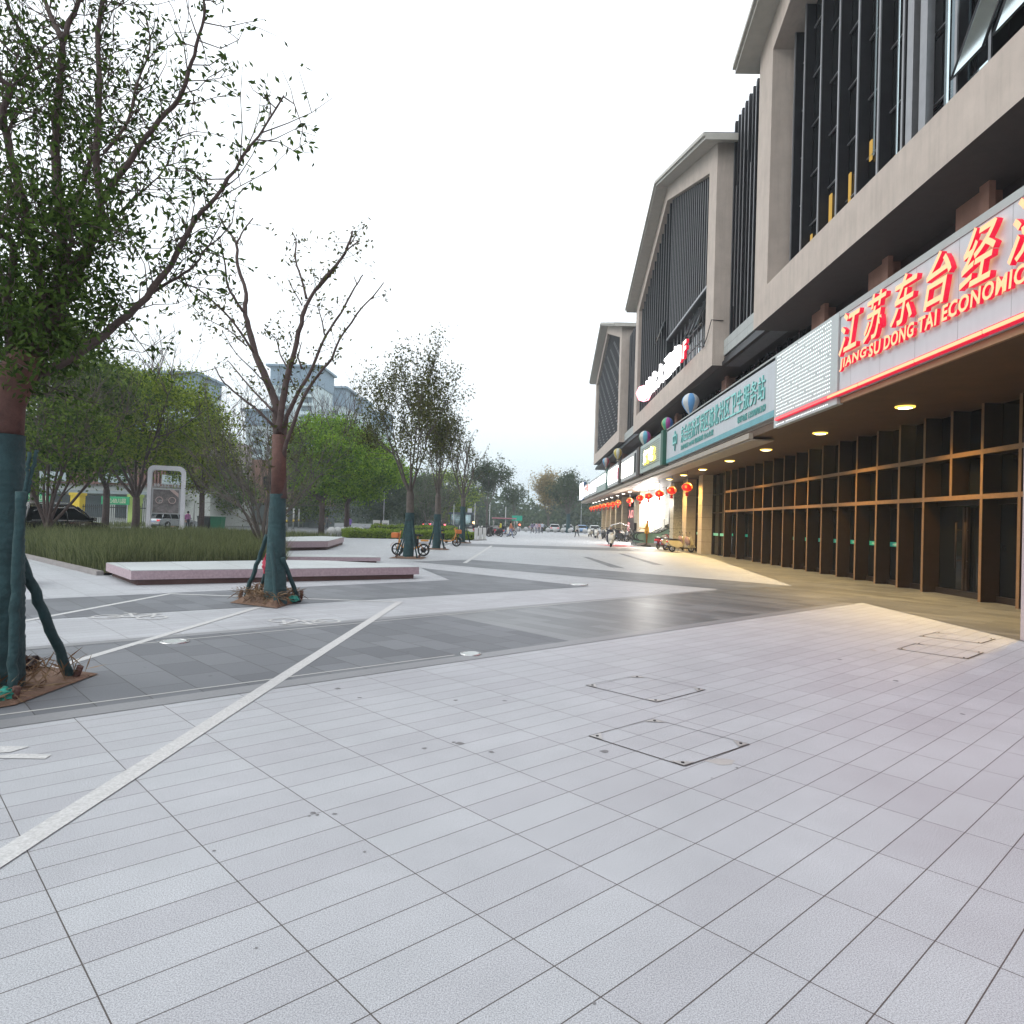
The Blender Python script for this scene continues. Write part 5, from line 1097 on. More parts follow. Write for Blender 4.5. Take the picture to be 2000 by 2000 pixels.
for k, (x0, x1) in enumerate(((-.85, -.12), (.12, .85))): MB().bbox(x0, x1, -.15, .15, 0, 1.35, .03).build('block', mat('white_block', (.6, .6, .6), .5), t)
MB().box(-.11, .11, -.1, .1, .05, 1.0).build('red_strip', redm, t)
for k in range(2):
    for j, x in enumerate((-.48, .48)): MB().box(x - .25, x + .25, -.158, -.151, .35 + k * .45, .6 + k * .45).build('writing_block', mat('grey_writing', (.3, .3, .3), .6), t)
for k in range(3):
    t = thing('white_barrier', 'white plastic barrier panel standing at the hedge end near the fifth staked tree', 'barrier', (-4.4 + .28 * k, 57.2 + .9 * k, 0), .3, 'white barrier panels')
    MB().bbox(-.14, .14, -.03, .03, .08, 1.05, .02).build('panel', mat('barrier_white', (.6, .6, .6), .5), t); MB().bbox(-.2, .2, -.15, .15, 0, .08, .02).build('foot', mat('barrier_foot', (.3, .3, .3), .7), t)

# ================================================================== VEHICLES
def torus(b, c, R, r, n=22, k=8, m=0):   # wheel ring, axle along y
    prof = [(R + r * math.cos(2 * math.pi * i / k), r * math.sin(2 * math.pi * i / k)) for i in range(k + 1)]
    return b.lathe(prof, c, n, m, axis='y')
def wheel(t, x, y, R, w, spokes=5, par=None, rimm=None, hub=.3):
    b = MB(); torus(b, (x, y, R), R - w / 2, w / 2); ty = b.build('tyre', rubber, par or t)
    r = MB(); r.lathe([(.01, -w * .3), (R * hub, -w * .3), (R * hub, w * .3), (.01, w * .3)], (x, y, R), 14, axis='y')
    for k in range(spokes):
        a = 2 * math.pi * k / spokes; r.tube([(x, y, R), (x + (R - w) * math.cos(a), y, R + (R - w) * math.sin(a))], R * .055 + .004, 5)
    torus(r, (x, y, R), R - w * 1.05, w * .18, 20, 5); r.build('rim', rimm or steel, par or t)
def loft(b, prof, hw, bev=.06, m=0):
    """side profile (x,z) swept across with rounded shoulders"""
    n = len(prof); cx = sum(p[0] for p in prof) / n; cz = sum(p[1] for p in prof) / n; rings = []
    for y, s in ((-hw, 1 - bev * 1.6), (-hw + bev, 1 - bev * .35), (-hw + bev * 2.4, 1), (hw - bev * 2.4, 1), (hw - bev, 1 - bev * .35), (hw, 1 - bev * 1.6)):
        rings.append([(cx + (x - cx) * (1 - (1 - s) * .35), y, cz + (z - cz) * s) for x, z in prof])
    vs = [v for r in rings for v in r]; fs = [(i * n + k, i * n + (k + 1) % n, (i + 1) * n + (k + 1) % n, (i + 1) * n + k) for i in range(5) for k in range(n)]
    b.add(vs, fs, m, True); b.add(rings[0], [tuple(range(n))], m); b.add(rings[-1], [tuple(range(n))], m); return b
def car(name, label, loc, rz, body, suv=False, group=None, lights=False):
    t = thing(name, label, 'car', loc, rz, group)
    Lh, W, H, belt = (2.38, .96, 1.74, 1.08) if suv else (2.25, .89, 1.45, .92)
    R = .37 if suv else .32
    lower = [(-Lh, .34), (-Lh - .02, .75), (-Lh + .06, belt - .05), (-Lh + .5, belt), (.95, belt), (Lh - .55, belt - .1), (Lh - .12, belt - .26), (Lh, .62), (Lh - .03, .3), (1.9, .24), (-1.9, .24)]
    MB_ = MB(); loft(MB_, lower, W); MB_.build('body', body, t)
    cab = [(-Lh + (.16 if suv else .35), belt - .06), (-Lh + (.42 if suv else .95), H - .12), (-Lh + (.7 if suv else 1.3), H), (.25, H - .01), (.55, H - .1), (1.25, belt - .05)]
    b = MB(); n = len(cab)
    vs = []
    for y, f in ((-W + .03, 0), (-W + .05, 1), (W - .05, 1), (W - .03, 0)):
        vs.append([(x, (y if z < belt + .1 else y * (.80 if z > H - .2 else .9)), z) for x, z in cab])
    A0, A1 = vs[0], vs[3]; b.add(A0 + A1, [tuple(range(n)), tuple(range(n, 2 * n))] + [(k, (k + 1) % n, n + (k + 1) % n, n + k) for k in range(n)]); g = b.build('cabin_glass', glassd, t)
    b = MB()   # pillars and roof skin
    b.add([(x, s * W * .79, H + .012) for x, s in ((-Lh + .62, -1), (.28, -1), (.28, 1), (-Lh + .62, 1))] + [(x, s * W * .80, H - .1) for x, s in ((-Lh + .45, -1), (.55, -1), (.55, 1), (-Lh + .45, 1))], [(0, 1, 2, 3), (0, 1, 5, 4), (1, 2, 6, 5), (2, 3, 7, 6), (3, 0, 4, 7)])
    for s in (-1, 1):
        for (x0, x1) in ((1.2, .5), (-.15, -.2), (-1.25 if suv else -1.0, -1.3 if suv else -1.1), (-Lh + .2, -Lh + .48)):
            b.tube([(x0, s * (W - .02), belt - .04), ((x0 + x1) / 2, s * (W * .91), (belt + H) / 2), (x1, s * W * .80, H - .06)], .035, 5)
    b.build('roof', body, t)
    for s in (-1, 1):
        b = MB(); b.tube([(-1.9, s * (W - .025), belt + .01), (1.2, s * (W - .025), belt + .01)], .014, 5)
        if suv: b.tube([(-1.7, s * W * .82, H - .28), (-1.2, s * W * .86, H - .14), (.3, s * W * .83, H - .12), (1.15, s * W * .93, belt + .06)], .016, 5); b.tube([(-1.5, s * .68, H + .06), (.1, s * .68, H + .06)], .022, 6)
        b.build('chrome_strip', steel, t)
        dl = MB()
        for x in (-.18, -1.15, .95): dl.box(x - .006, x + .006, s * (W + .001) - .004, s * (W + .001) + .004, .42, belt - .1)
        dl.build('door_gaps', black, t)
        for x in (-.35, .62): MB().bbox(x - .1, x + .1, s * (W + .012) - .012, s * (W + .012) + .012, belt - .17, belt - .13, .005).build('door_handle', steel, t)
        MB().bbox(1.0, 1.18, s * (W + .1) - .1, s * (W + .1) + .1, belt + .0, belt + .15, .03).build('mirror', body, t)
        for x in (-1.42, 1.42):
            MB().lathe([(.01, 0), (R + .06, 0), (R + .06, -.02 * s), (.01, -.02 * s)], (x, s * (W - .0), R), 22, axis='y').build('wheel_arch', black, t)
            wt = MB(); torus(wt, (x, s * (W - .04), R), R - .09, .09, 24, 8); wt.lathe([(.01, .02 * s), (R * .62, .05 * s), (R * .66, 0)], (x, s * (W - .01), R), 20, axis='y'); w_ = wt.build('wheel', rubber, t)
            rm = MB()
            for k in range(5):
                a = 2 * math.pi * k / 5; rm.tube([(x, s * (W + .045), R), (x + R * .6 * math.cos(a), s * (W + .03), R + R * .6 * math.sin(a))], .032, 5)
            torus(rm, (x, s * (W + .02), R), R * .62, .02, 20, 5); rm.build('rim', steel, w_)
    tl = mat('tail_light', (.4, .01, .02), .2, emit=(1, .03, .05), es=.35) if not lights else emis('brake_light', (1, .06, .1), 6)
    for s in (-1, 1):
        MB().bbox(-Lh - .045, -Lh + .25, s * W * .72 - .19, s * W * .72 + .19, belt - .25, belt - .1, .03).build('tail_light', tl, t)
        MB().bbox(Lh - .35, Lh - .04, s * W * .72 - .16, s * W * .72 + .16, .66, .78, .03).build('headlight', mat('headlight', (.6, .6, .6), .15), t)
    MB().box(-Lh - .05, -Lh - .02, -.26, .26, .58, .72).build('number_plate', mat('plate', (.3, .35, .5), .5), t)
    MB().bbox(-Lh - .04, -Lh + .02, -.8, .8, .44, .5, .015).build('bumper_trim', steel, t)
    return t
cblack = mat('paint_black', (.012, .012, .015), .15, .2, var=.05, coat=1.); cwhite = mat('paint_white', (.55, .57, .58), .25, coat=.8, var=.03); cblue = mat('paint_blue', (.10, .22, .42), .25, coat=.8); csil = mat('paint_silver', (.32, .35, .37), .3, .4, coat=.6)
q = at(60, 1010, 28.2)
car('parked_suv', 'large black four wheel drive car parked behind the ornamental grass', (-20.4, 29.4, 0), math.radians(80), cblack, True)
for k, (x, y, rz, c, lab) in enumerate([(4.6, 134, 1.57, cwhite, 'white car facing away, leftmost in the far parked row'), (7.2, 136, -1.5, cwhite, 'white car facing the camera beside the trunk wrapped in blue'), (9.8, 134, -1.57, cblue, 'pale blue car right behind the blue wrapped trunk'), (12.6, 138, -1.57, cwhite, 'white hatchback right of the pale blue car'), (16.5, 133, .2, csil, 'silver car partly hidden behind the row of scooters'), (2.0, 142, 0.1, csil, 'silver car far behind the walking group')]):
    car('parked_car', lab, (x, y, 0), rz, c, group='cars at the far end of the plaza')
for k, (x, y, lab) in enumerate([(-19.6, 134, 'car with glowing brake lights, left one of the pair'), (-16.0, 128, 'car with glowing brake lights, right one of the pair')]):
    car('road_car', lab, (x, y, 0), 1.57, csil, lights=True, group='cars braking on the road')
car('road_car', 'silver car seen beyond the yellowish tree by the white frame sign', (-34, 66, 0), 1.2, csil)
for i, (px, py, Y, cc, lab) in enumerate([(925, 1021, 100, (1, .62, .25), 'bright orange headlamp glow left of the motorbikes'), (1015, 1025, 120, (1, .2, .12), 'small red tail lamp under the green road sign')]):
    q = at(px, py, Y); t = thing('lamp', lab, 'lamp', (q.x, Y, 0)); MB().lathe([(.01, -.18), (.13, -.13), (.18, 0), (.13, .13), (.01, .18)], (0, 0, q.z), 14).build('lens', emis('road_lamp%d' % i, cc, 4 if not i else 2), t); MB().tube([(0, .1, 0), (0, .1, q.z)], .04, 6).build('stand', darkmetal, t)

# scooters -----------------------------------------------------------
def scooter(shell, seatc, cover=None, box=False):
    t = thing('scooter', 'x', 'scooter')
    wheel(t, .66, 0, .23, .1, 5); wheel(t, -.62, 0, .23, .1, 5)
    b = MB(); loft(b, [(.34, .28), (.42, .62), (.50, .98), (.60, .99), (.68, .78), (.78, .52), (.60, .46), (.46, .24)], .19, .05); b.build('front_shell', shell, t)
    b = MB(); loft(b, [(-.95, .62), (-.85, .74), (-.2, .74), (.0, .60), (.02, .34), (-.35, .28), (-.75, .40)], .17, .05); b.build('rear_body', shell, t)
    MB().bbox(-.08, .46, -.17, .17, .24, .31, .03).build('footboard', mat('footboard', (.04, .04, .04), .7), t)
    b = MB(); loft(b, [(-.88, .745), (-.9, .82), (-.5, .86), (-.12, .81), (-.05, .745)], .15, .05); b.build('seat', seatc, t)
    b = MB(); b.lathe([(.05, -.1), (.27, -.1), (.29, 0), (.27, .1), (.05, .1)], (.66, 0, .24), 18, axis='y'); 
    b.v = [(x, y, max(z, .30)) for x, y, z in b.v]; b.build('front_mudguard', shell, t)
    b = MB(); b.tube([(.60, 0, .3), (.54, 0, .95), (.5, 0, 1.03)], .03, 8); b.tube([(.42, -.33, 1.05), (.5, -.15, 1.04), (.52, 0, 1.02), (.5, .15, 1.04), (.42, .33, 1.05)], .018, 6); b.build('handlebar', darkmetal, t)
    MB().bbox(.50, .62, -.11, .11, .93, 1.07, .03).build('headlamp_cowl', shell, t); MB().lathe([(.01, .02), (.07, .015), (.08, -.01)], (.625, 0, .99), 14, axis='x').build('headlight', mat('headlight', (.6, .6, .6), .15), t)
    for s in (-1, 1):
        b = MB(); b.tube([(.44, s * .24, 1.06), (.42, s * .3, 1.24)], .008, 5); b.lathe([(.01, .01), (.055, .006), (.055, -.01), (.01, -.014)], (.41, s * .31, 1.27), 12, axis='x'); b.build('mirror', darkmetal, t)
    MB().bbox(-1.0, -.93, -.09, .09, .62, .70, .015).build('tail_light', mat('tail_light', (.4, .01, .02), .2, emit=(1, .03, .05), es=.35), t)
    MB().box(-1.02, -1.005, -.11, .11, .42, .56).build('number_plate', mat('plate', (.3, .35, .5), .5), t)
    MB().tube([(-.1, .1, .28), (-.18, .2, .01)], .014, 5).build('kick_stand', steel, t)
    if box: MB().bbox(-1.12, -.80, -.19, .19, .86, 1.16, .05).build('top_box', darkmetal, t)
    if cover:
        b = MB(); bm = bmesh.new(); bmesh.ops.create_icosphere(bm, subdivisions=3, radius=1)
        for v in bm.verts: v.co = Vector((v.co.x * .13 + .40 - .25 * (v.co.z * .33), v.co.y * .30, v.co.z * .33 + .70)) + Vector(RS.normal(size=3) * .014)
        bm.verts.index_update(); b.add([v.co[:] for v in bm.verts], [[v.index for v in f.verts] for f in bm.faces], 0, True); bm.free(); b.build('leg_blanket', cover, t)
    return t
sc = {}
cream = mat('scooter_cream', (.52, .46, .30), .3, coat=.5); blk = mat('scooter_black', (.02, .02, .022), .3, coat=.5); redp = mat('scooter_red', (.32, .02, .05), .3, coat=.5); whp = mat('scooter_white', (.56, .56, .54), .3, coat=.5); grp = mat('scooter_grey', (.15, .16, .17), .4); blkt = mat('pink_blanket', (.30, .20, .18), .8, var=.3, vs=9); gbl = mat('grey_blanket', (.22, .23, .23), .8, var=.3, vs=9)
RS.seed(11)
P1 = scooter(cream, blk, blkt); P2 = scooter(redp, blk, gbl); P3 = scooter(whp, blk); P4 = scooter(blk, blk, box=True)
P1['label'] = 'cream and yellow scooter with a pink brown leg blanket, parked nearest the stone column'; P1.location = (9.75, 45.4, 0); P1.rotation_euler = (0, 0, .15)
P2['label'] = 'dark red scooter with a grey cover, parked behind the cream one'; P2.location = (9.5, 50.6, 0); P2.rotation_euler = (0, 0, .9)
P3['label'] = 'white scooter ridden towards the camera over the red carpet'; P3.location = (5.95, 51.5, 0); P3.rotation_euler = (0, 0, math.radians(-100))
g = 'scooters parked along the arcade'
for k, (x, y, rz, p, lab) in enumerate([(9.9, 48.2, .1, P1, 'cream scooter squeezed between the nearest cream one and the red one'), (7.9, 92.6, -1.9, P3, 'white scooter at the far left end of the arcade row'), (8.1, 88.0, -1.7, P4, 'black scooter with a top box, second from the far end of the arcade row'), (7.9, 83.5, -1.8, P3, 'white scooter next to the black boxed one in the arcade row'), (8.6, 80.5, -2.1, P4, 'black scooter behind the rider in the arcade row'), (8.9, 77.3, -1.8, P2, 'red scooter in the middle of the arcade row'), (9.2, 74.6, -2.0, P4, 'black boxed scooter right of the red one in the arcade row'), (9.5, 71.6, -1.9, P3, 'white scooter right of the rider in the arcade row'), (9.8, 69.0, -2.2, P4, 'black scooter nearest the escalator'), (10.3, 66.8, -2.2, P3, 'white scooter tucked behind the escalator handrails')]):
    c = place(p, 0, (x, y, 0), rz, lab, g)
g = 'motorbikes crowded by the hedge end'
for k, (x, y, rz, p, lab) in enumerate([(-4.9, 72.5, .3, P4, 'black motorbike in front of the crowd by the hedge end'), (-3.6, 74.2, 2.6, P4, 'black motorbike rear to rear with the front one'), (-6.2, 76.5, .2, P3, 'white scooter at the left of the motorbike crowd'), (-8.4, 79, .5, P3, 'white scooter left of the white barrier panels'), (-5.0, 78, 1.9, P4, 'dark scooter half hidden in the motorbike crowd'), (-3.9, 79.5, 1.2, P2, 'red scooter at the back of the motorbike crowd'), (-2.9, 77.2, .4, P3, 'white scooter at the right end of the motorbike crowd'), (-7.3, 83.5, 1.0, P2, 'red and blue covered scooter behind the orange bike'), (-2.3, 83, 1.7, P4, 'dark scooter beside the canopied tricycle')]):
    place(p, 0, (x, y, 0), rz, lab, g)
for k in range(9):
    p, col_ = ((P4, 'black'), (P3, 'white'), (P2, 'red'))[k % 3]
    place(p, 0, (9.3 + .12 * k - .8 * (k % 2), 70.3 + 2.55 * k, 0), -1.5 + RS.uniform(-.5, .5), col_ + ' scooter in the second rank of the packed arcade row', 'scooters parked along the arcade')
for k in range(6):
    p, col_ = ((P3, 'white'), (P4, 'black'))[k % 2]
    place(p, 0, (-8.8 + 1.1 * k, 86.5 + (k % 3), 0), RS.uniform(0, 3), col_ + ' motorbike in the rear rank of the crowd by the hedge end', 'motorbikes crowded by the hedge end')
g = 'motorbikes crowded by the hedge end'
P4['label'] = 'black scooter alone at the left of the far gap'; P4['group'] = g; P4.location = (-9.5, 82, 0); P4.rotation_euler = (0, 0, .4)

# shared electric bikes ------------------------------------------------
def ebike():
    t = thing('electric_bike', 'x', 'electric bike'); org = mat('bike_orange', (.60, .27, .06), .4); 
    wheel(t, .52, 0, .24, .055, 6, rimm=darkmetal, hub=.25); wheel(t, -.50, 0, .24, .055, 6, rimm=darkmetal, hub=.45)
    b = MB(); b.tube([(.46, 0, .62), (.38, 0, .36), (.2, 0, .27), (-.15, 0, .28), (-.34, 0, .36)], .035, 8); b.tube([(-.18, 0, .28), (-.28, 0, .78)], .025, 8); b.tube([(-.5, 0, .24), (-.34, 0, .5), (-.2, 0, .32)], .02, 6); b.tube([(.52, 0, .24), (.45, 0, .7), (.40, 0, .95)], .022, 8); b.build('frame', org, t)
    b = MB(); b.tube([(.30, -.27, .98), (.38, -.1, .96), (.40, 0, .95), (.38, .1, .96), (.30, .27, .98)], .014, 6); b.build('handlebar', darkmetal, t)
    b = MB(); loft(b, [(-.42, .76), (-.42, .82), (-.2, .83), (-.12, .79), (-.14, .76)], .1, .03); b.build('saddle', black, t)
    MB().bbox(-.30, -.12, -.06, .06, .36, .66, .03).build('battery_box', darkmetal, t)
    MB().bbox(.46, .74, -.15, .15, .66, .86, .03).build('front_basket', mat('basket_orange', (.55, .16, .04), .5), t)
    MB().bbox(-.68, -.40, -.10, .10, .56, .63, .02).build('rear_rack', org, t)
    for s, x in ((0, .52), (1, -.5)):
        b = MB(); n = 10
        pr = [(x + .29 * math.cos(a), .24 + .29 * math.sin(a)) for a in np.linspace(.3, 2.6, n)]
        b.add([(p[0], -.035, p[1]) for p in pr] + [(p[0], .035, p[1]) for p in pr], [(k, k + 1, n + k + 1, n + k) for k in range(n - 1)]); b.build('mudguard', org, t)
    b = MB(); b.tube([(0, -.12, .26), (0, .12, .26)], .02, 6); b.lathe([(.01, 0), (.09, 0), (.09, .012), (.01, .012)], (0, .05, .26), 14, axis='y'); b.build('crankset', darkmetal, t)
    return t
e1 = ebike(); e1['label'] = 'orange shared electric bike parked against the third staked tree'; e1['group'] = 'orange shared bikes'; e1.location = (-5.15, 30.3, 0); e1.rotation_euler = (0, 0, math.radians(172)); e1.scale = (1.15,) * 3
place(e1, 0, (-5.05, 42.5, 0), math.radians(20), 'orange shared electric bike standing between the fourth and fifth staked trees', 'orange shared bikes', scale=1.2)

# canopied tricycle, escalator, carpet
t = thing('tricycle', 'passenger tricycle with a flat red and white canopy beside the motorbikes', 'tricycle', (-3.0, 84, 0), .1)
MB().bbox(-1.6, 1.3, -.7, .7, 1.95, 2.08, .05).build('canopy', mat('canopy_red', (.38, .16, .19), .5), t)
for x in (-1.4, 0, 1.1):
    for y in (-.6, .6): MB().tube([(x, y, .5), (x, y, 1.95)], .025, 6).build('canopy_post', steel, t)
MB().bbox(-1.5, .2, -.65, .65, .42, .6, .04).build('bed', mat('tri_blue', (.12, .2, .3), .5), t); MB().bbox(-1.4, -.9, -.6, .6, .61, 1.1, .05).build('bench_seat', mat('tri_seat', (.3, .3, .3), .6), t)
wheel(t, 1.1, 0, .3, .09, 8); wheel(t, -1.0, .7, .3, .09, 8); wheel(t, -1.0, -.7, .3, .09, 8); MB().tube([(1.1, 0, .3), (.95, 0, 1.05), (.75, 0, 1.1)], .03, 6).build('fork', darkmetal, t); MB().tube([(.75, -.35, 1.1), (.75, .35, 1.1)], .02, 6).build('handlebar', darkmetal, t)
b = MB(); b.add([(5.2, 56.4, .012), (7.7, 57.6, .012), (8.1, 53.6, .012), (6.4, 53.1, .012)], [(0, 1, 2, 3)]); b.build('tmp', redm)
cp = bpy.data.objects['tmp']; cp.name = 'red_carpet'; tag(cp, 'faded red carpet lying in front of the escalator', 'carpet')
es = thing('escalator', 'twin escalator with black curved handrails and green glass sides under the canopy', 'escalator', (9.2, 58, 0))
gl = mat('green_glass', (.16, .26, .20), .08, var=.1, spec=.8)
for y in (56.0, 57.3, 58.0, 59.3):
    prof = [(8.55, .45), (8.45, .75), (8.6, 1.0), (9.0, 1.06), (10.2, 1.06), (12.2, 2.1), (13.6, 2.9)]
    low = [(8.7, .28), (10.3, .28), (12.3, 1.2), (13.7, 2.0)]
    b = MB(); b.prism([(x, z) for x, z in prof[2:]] + [(x, z) for x, z in low[::-1]], y - .012, y + .012, 'y'); b.build('glass_side', gl, es, world=True)
    b = MB(); hp = [(9.0, .42), (8.7, .45), (8.5, .6), (8.45, .8), (8.58, 1.0), (8.85, 1.08), (9.2, 1.1), (10.2, 1.1), (11.2, 1.6), (12.2, 2.14), (13.6, 2.94)]; b.tube([(x, y, z) for x, z in hp], .045, 8); b.build('handrail', black, es, world=True)
    b = MB(); b.prism([(8.5, 0), (8.5, .2), (8.8, .28), (10.3, .28), (12.3, 1.2), (13.7, 2.0), (13.7, 1.4), (12.4, .6), (10.4, 0)], y - .08, y + .08, 'y'); b.build('skirt', steel, es, world=True)
for y0 in (56.1, 58.1):
    b = MB(); b.box(8.6, 10.3, y0, y0 + 1.1, .0, .03)
    for k in range(10): b.box(10.3 + k * .35, 10.64 + k * .35, y0, y0 + 1.1, k * .18, k * .18 + .2)
    b.build('steps', mat('escalator_steps', (.25, .25, .25), .4, .6), es, world=True)
ar = thing('rain_canopy_frame', 'hooped clear rain canopy over the scooters left of the escalator', 'canopy', (8.8, 70.5, 0))
for y in (69.6, 70.6): MB().tube([(7.6, y, .1), (7.65, y, .9), (8.1, y, 1.6), (8.9, y, 1.85), (9.7, y, 1.6), (10.15, y, .9), (10.2, y, .1)], .03, 6).build('hoop', steel, ar, world=True)
MB().tube([(8.9, 69.6, 1.87), (8.9, 70.6, 1.87)], .02, 6).build('cross_bar', steel, ar, world=True)

# ================================================================== PEOPLE
def person(label, loc, rz, top, bottom, hair=(.02, .015, .015), pose='stand', skin=(.42, .25, .17), cap=None, group=None, coat=None, H=1.7, base=None, shoes=(.03, .03, .03)):
    s = H / 1.7
    J = {'pel': (0, 0, .93), 'wai': (0, 0, 1.06), 'che': (0, .01, 1.27), 'nk': (0, 0, 1.43), 'hb': (0, -.01, 1.50), 'ht': (0, -.015, 1.62)}
    R = {'pel': (.155, .12), 'wai': (.135, .10), 'che': (.155, .115), 'nk': (.055, .055), 'hb': (.075, .085), 'ht': (.078, .09)}
    E = [('pel', 'wai'), ('wai', 'che'), ('che', 'nk'), ('nk', 'hb'), ('hb', 'ht')]
    P = {'stand': dict(leg=((.0, 0), (.0, 0)), arm=((.05, .1), (.05, .1))), 'walk': dict(leg=((.38, .1), (-.34, .45)), arm=((-.35, .3), (.4, .4))), 'ride': dict(leg=((1.25, 1.35), (1.25, 1.35)), arm=((.75, .35), (.75, .35))), 'offer': dict(leg=((0, 0), (0, 0)), arm=((.35, 1.3), (.35, 1.3)))}[pose]
    for i, sx in enumerate((-1, 1)):
        k = 'LR'[i]; th, kn = P['leg'][i]; hip = Vector((sx * .09, 0, .90)); knee = hip + Vector((sx * .01, math.sin(th) * .43, -math.cos(th) * .43)); a = th - kn; ank = knee + Vector((0, math.sin(a) * .40, -math.cos(a) * .40)); toe = ank + Vector((sx * .02, .15, -.045))
        J.update({'hip' + k: hip, 'kn' + k: knee, 'an' + k: ank, 'to' + k: toe}); R.update({'hip' + k: (.095, .10), 'kn' + k: (.062, .065), 'an' + k: (.042, .048), 'to' + k: (.04, .03)}); E += [('pel', 'hip' + k), ('hip' + k, 'kn' + k), ('kn' + k, 'an' + k), ('an' + k, 'to' + k)]
        ua, fa = P['arm'][i]; sh = Vector((sx * .19, 0, 1.37)); el = sh + Vector((sx * .04, math.sin(ua) * .28, -math.cos(ua) * .28)); b2 = ua + fa; wr = el + Vector((-sx * .01, math.sin(b2) * .25, -math.cos(b2) * .25)); dr = (wr - el).normalized(); pm = wr + dr * .07
        J.update({'sh' + k: sh, 'el' + k: el, 'wr' + k: wr, 'pm' + k: pm}); R.update({'sh' + k: (.06, .06), 'el' + k: (.043, .045), 'wr' + k: (.028, .032), 'pm' + k: (.022, .04)}); E += [('che', 'sh' + k), ('sh' + k, 'el' + k), ('el' + k, 'wr' + k), ('wr' + k, 'pm' + k)]
        side = dr.cross(Vector((1, 0, 0))).normalized()
        for f in range(5):
            off = (f - 1.8) * .018; ln = (.06, .075, .08, .07, .045)[f]; q1 = pm + side * off + dr * (.02 if f < 4 else -.02) + (side * .02 if f == 4 else Vector()); q2 = q1 + dr * ln + Vector((-sx * .012, 0, 0))
            J[f'f{f}{k}'] = q1; J[f'g{f}{k}'] = q2; R[f'f{f}{k}'] = (.009, .009); R[f'g{f}{k}'] = (.007, .007); E += [('pm' + k, f'f{f}{k}'), (f'f{f}{k}', f'g{f}{k}')]
    names = list(J); me = bpy.data.meshes.new('p'); me.from_pydata([tuple(Vector(J[n]) * s) for n in names], [(names.index(a), names.index(c)) for a, c in E], [])
    ob = bpy.data.objects.new('p', me); C.objects.link(ob); sk = ob.modifiers.new('s', 'SKIN'); sk.use_smooth_shade = True
    for i, n in enumerate(names): me.skin_vertices[0].data[i].radius = (R[n][0] * s, R[n][1] * s)
    me.skin_vertices[0].data[0].use_root = True; sb = ob.modifiers.new('u', 'SUBSURF'); sb.levels = 1
    bpy.context.view_layer.update(); m2 = bpy.data.meshes.new_from_object(ob.evaluated_get(bpy.context.evaluated_depsgraph_get())); bpy.data.objects.remove(ob)
    cm = lambda c, n: mat('cloth_%s_%s' % (n, '_'.join('%02d' % int(v * 99) for v in c)), c, .85, var=.15, vs=6)
    m2.materials.clear(); [m2.materials.append(x) for x in (cm(skin, 'skin'), cm(top, 'top'), cm(bottom, 'bottom'), cm(shoes, 'shoe'))]
    wz = [J['wrL'], J['wrR']]; kz = [Vector(J['anL']) * s, Vector(J['anR']) * s]
    for p in m2.polygons:
        c = Vector(p.center) / s; mi = 1
        if any((c - Vector(w)).length < .055 or ((c - Vector(w)).length < .2 and abs(c.x) > .12 and (c - Vector(J['el' + 'LR'[i]])).length > .24) for i, w in enumerate(wz)): mi = 0
        elif c.z > 1.44 and abs(c.x) < .12: mi = 0
        elif (c.z < .95 and abs(c.x) < .17) or (pose == 'ride' and c.z < .98 and abs(c.x) < .17): mi = 2
        if any((c - Vector(J[n])).length < .085 for n in ('toL', 'toR', 'anL', 'anR')): mi = 3
        p.material_index = mi
    t = thing('person', label, 'person', loc, rz, group)
    dz = -min(v.co.z for v in m2.vertices) if pose != 'ride' else 0
    for v in m2.vertices: v.co.z += dz
    o = bpy.data.objects.new('body', m2); C.objects.link(o); o.parent = t
    hz = dz + 1.575 * s
    b = MB(); hm = cm(cap or hair, 'hair'); b.lathe([(.01, .125), (.05, .115), (.085, .07), (.1, .02), (.098, -.04), (.07, -.08)], (0, -.03 * s, hz + .0), 16); b.v = [(x, y if z > hz + .02 else min(y, .03), z) for x, y, z in b.v]; b.build('helmet' if cap and pose == 'ride' else ('hat' if cap else 'hair'), hm, t)
    if cap and pose != 'ride': MB().bbox(-.09, .09, .05, .17, hz + .055, hz + .07, .006).build('hat_brim', hm, t)
    if coat:
        b = MB(); bz = dz + .78 * s; b.lathe([(.19, 0), (.17, .2), (.15, .35), (.16, .5)], (0, 0, bz), 18); b.v = [(x * 1.05, y * 1.05, z) for x, y, z in b.v]; b.build('coat', cm(coat, 'coat'), t)
    return t
FC = math.radians(180)
bsx = MB(); stt = person('orange clad greeter figure with an orange cap on a black stand, beside the escalator', (9.25, 55.9, .09), math.radians(80), (.52, .26, .03), (.16, .07, .02), cap=(.62, .22, .03), pose='offer', coat=(.55, .30, .03), H=2.05)
stt['category'] = 'figure'
MB().bbox(-.42, .42, -.36, .36, -.09, 0.0, .02).build('stand', black, stt)
rd = person('rider in a dark coat and pale helmet on the white scooter', (5.9, 51.72, -.12), FC - math.radians(10), (.03, .035, .05), (.02, .02, .022), pose='ride', cap=(.35, .36, .36), coat=None, H=1.68)
MB().bbox(-.26, .26, .12, .5, .45, 1.25, .12).build('wind_apron', mat('apron_navy', (.02, .022, .04), .7), rd)
gg = 'people strolling at the far end of the plaza'
person('person in dark clothes at the left of the strolling group', (.3, 103.5, 0), .3, (.15, .14, .22), (.03, .03, .05), pose='walk', group=gg)
person('person in a pale lilac top, second in the strolling group', (.9, 104.6, 0), 2.6, (.42, .36, .46), (.16, .17, .22), pose='walk', group=gg)
person('person in a pinkish top, third in the strolling group', (1.35, 107, 0), 0.2, (.45, .25, .26), (.10, .10, .13), pose='stand', group=gg)
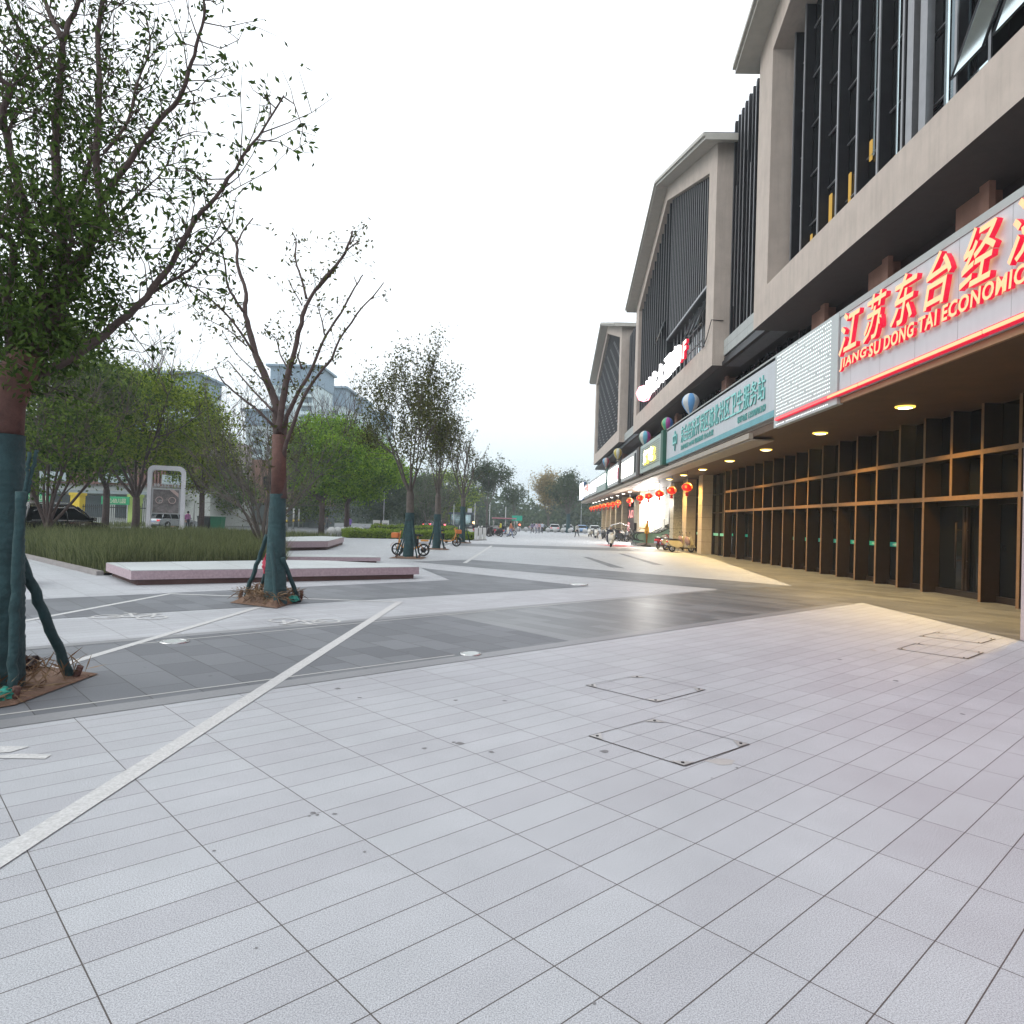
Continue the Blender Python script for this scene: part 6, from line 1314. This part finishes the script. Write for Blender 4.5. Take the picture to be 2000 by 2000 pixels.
person('person in a pale blue shirt at the right of the strolling group', (1.85, 109, 0), 3.0, (.42, .47, .55), (.03, .03, .045), pose='walk', group=gg, H=1.78)
person('person in an orange brown top and blue jeans striding past the motorbikes', (-1.95, 70.6, 0), -1.4, (.42, .17, .10), (.16, .20, .30), pose='walk', H=1.74)
person('person in a white top and dark trousers walking alone near the far arcade', (5.74, 86.3, 0), .4, (.5, .5, .47), (.03, .03, .035), pose='walk', H=1.72)
person('person in a yellow top beside the canopied tricycle', (-3.4, 80.5, 0), 1.2, (.5, .48, .06), (.03, .03, .05), H=1.66)
person('person in a purple coat walking away beyond the hedge', (-20.6, 79.5, 0), .2, (.20, .12, .42), (.03, .03, .05), pose='walk', coat=(.20, .12, .42))
person('blurred grey clad person left of the purple coat', (-22.9, 78.5, 0), -.6, (.10, .10, .10), (.06, .06, .07), pose='walk')
person('person in a pink top beside the road, right of the white frame sign', (-30.4, 61.5, 0), 1.0, (.42, .16, .36), (.06, .06, .08))
t = thing('cargo_tricycle', 'dark orange boxy three wheeler parked beyond the bright green trees', 'tricycle', (-33.0, 104, 0), .6)
MB().bbox(-.9, .9, -.8, .8, .4, 2.0, .15).build('cab', mat('tri_orange', (.28, .08, .04), .5), t); MB().bbox(-.7, .7, -.83, -.79, 1.2, 1.8, .01).build('window', glassb, t); wheel(t, -.7, -.7, .3, .12); wheel(t, .7, -.7, .3, .12); wheel(t, 0, .8, .3, .12)
for k in range(5):
    t = thing('traffic_post', 'black and yellow banded post at the road edge', 'post', (-24.5 - k * 2.4, 70 + k * 9, 0), 0, 'banded posts along the road')
    MB().cyl((0, 0, 1.2), .09, 2.4, 10).build('shaft', mat('post_grey', (.3, .31, .3), .6), t); MB().cyl((0, 0, 1.0), .097, .25, 10).build('yellow_band', mat('band_yellow', (.55, .4, .04), .5), t)
for o in list(bpy.data.objects):
    if o.name.startswith('t.') or o.name == 't': bpy.data.objects.remove(o)
# ================================================================== AIR
hz = bpy.data.materials.new('haze'); hz.use_nodes = True; t = hz.node_tree; t.nodes.clear(); o = t.nodes.new('ShaderNodeOutputMaterial'); v = t.nodes.new('ShaderNodeVolumePrincipled')
v.inputs['Color'].default_value = (.84, .94, 1, 1); v.inputs['Density'].default_value = .0006; v.inputs['Anisotropy'].default_value = .1
t.links.new(v.outputs[0], o.inputs['Volume'])
tag(MB().box(-890, 890, -890, 890, -1.1, 72).build('haze', hz), kind='stuff')
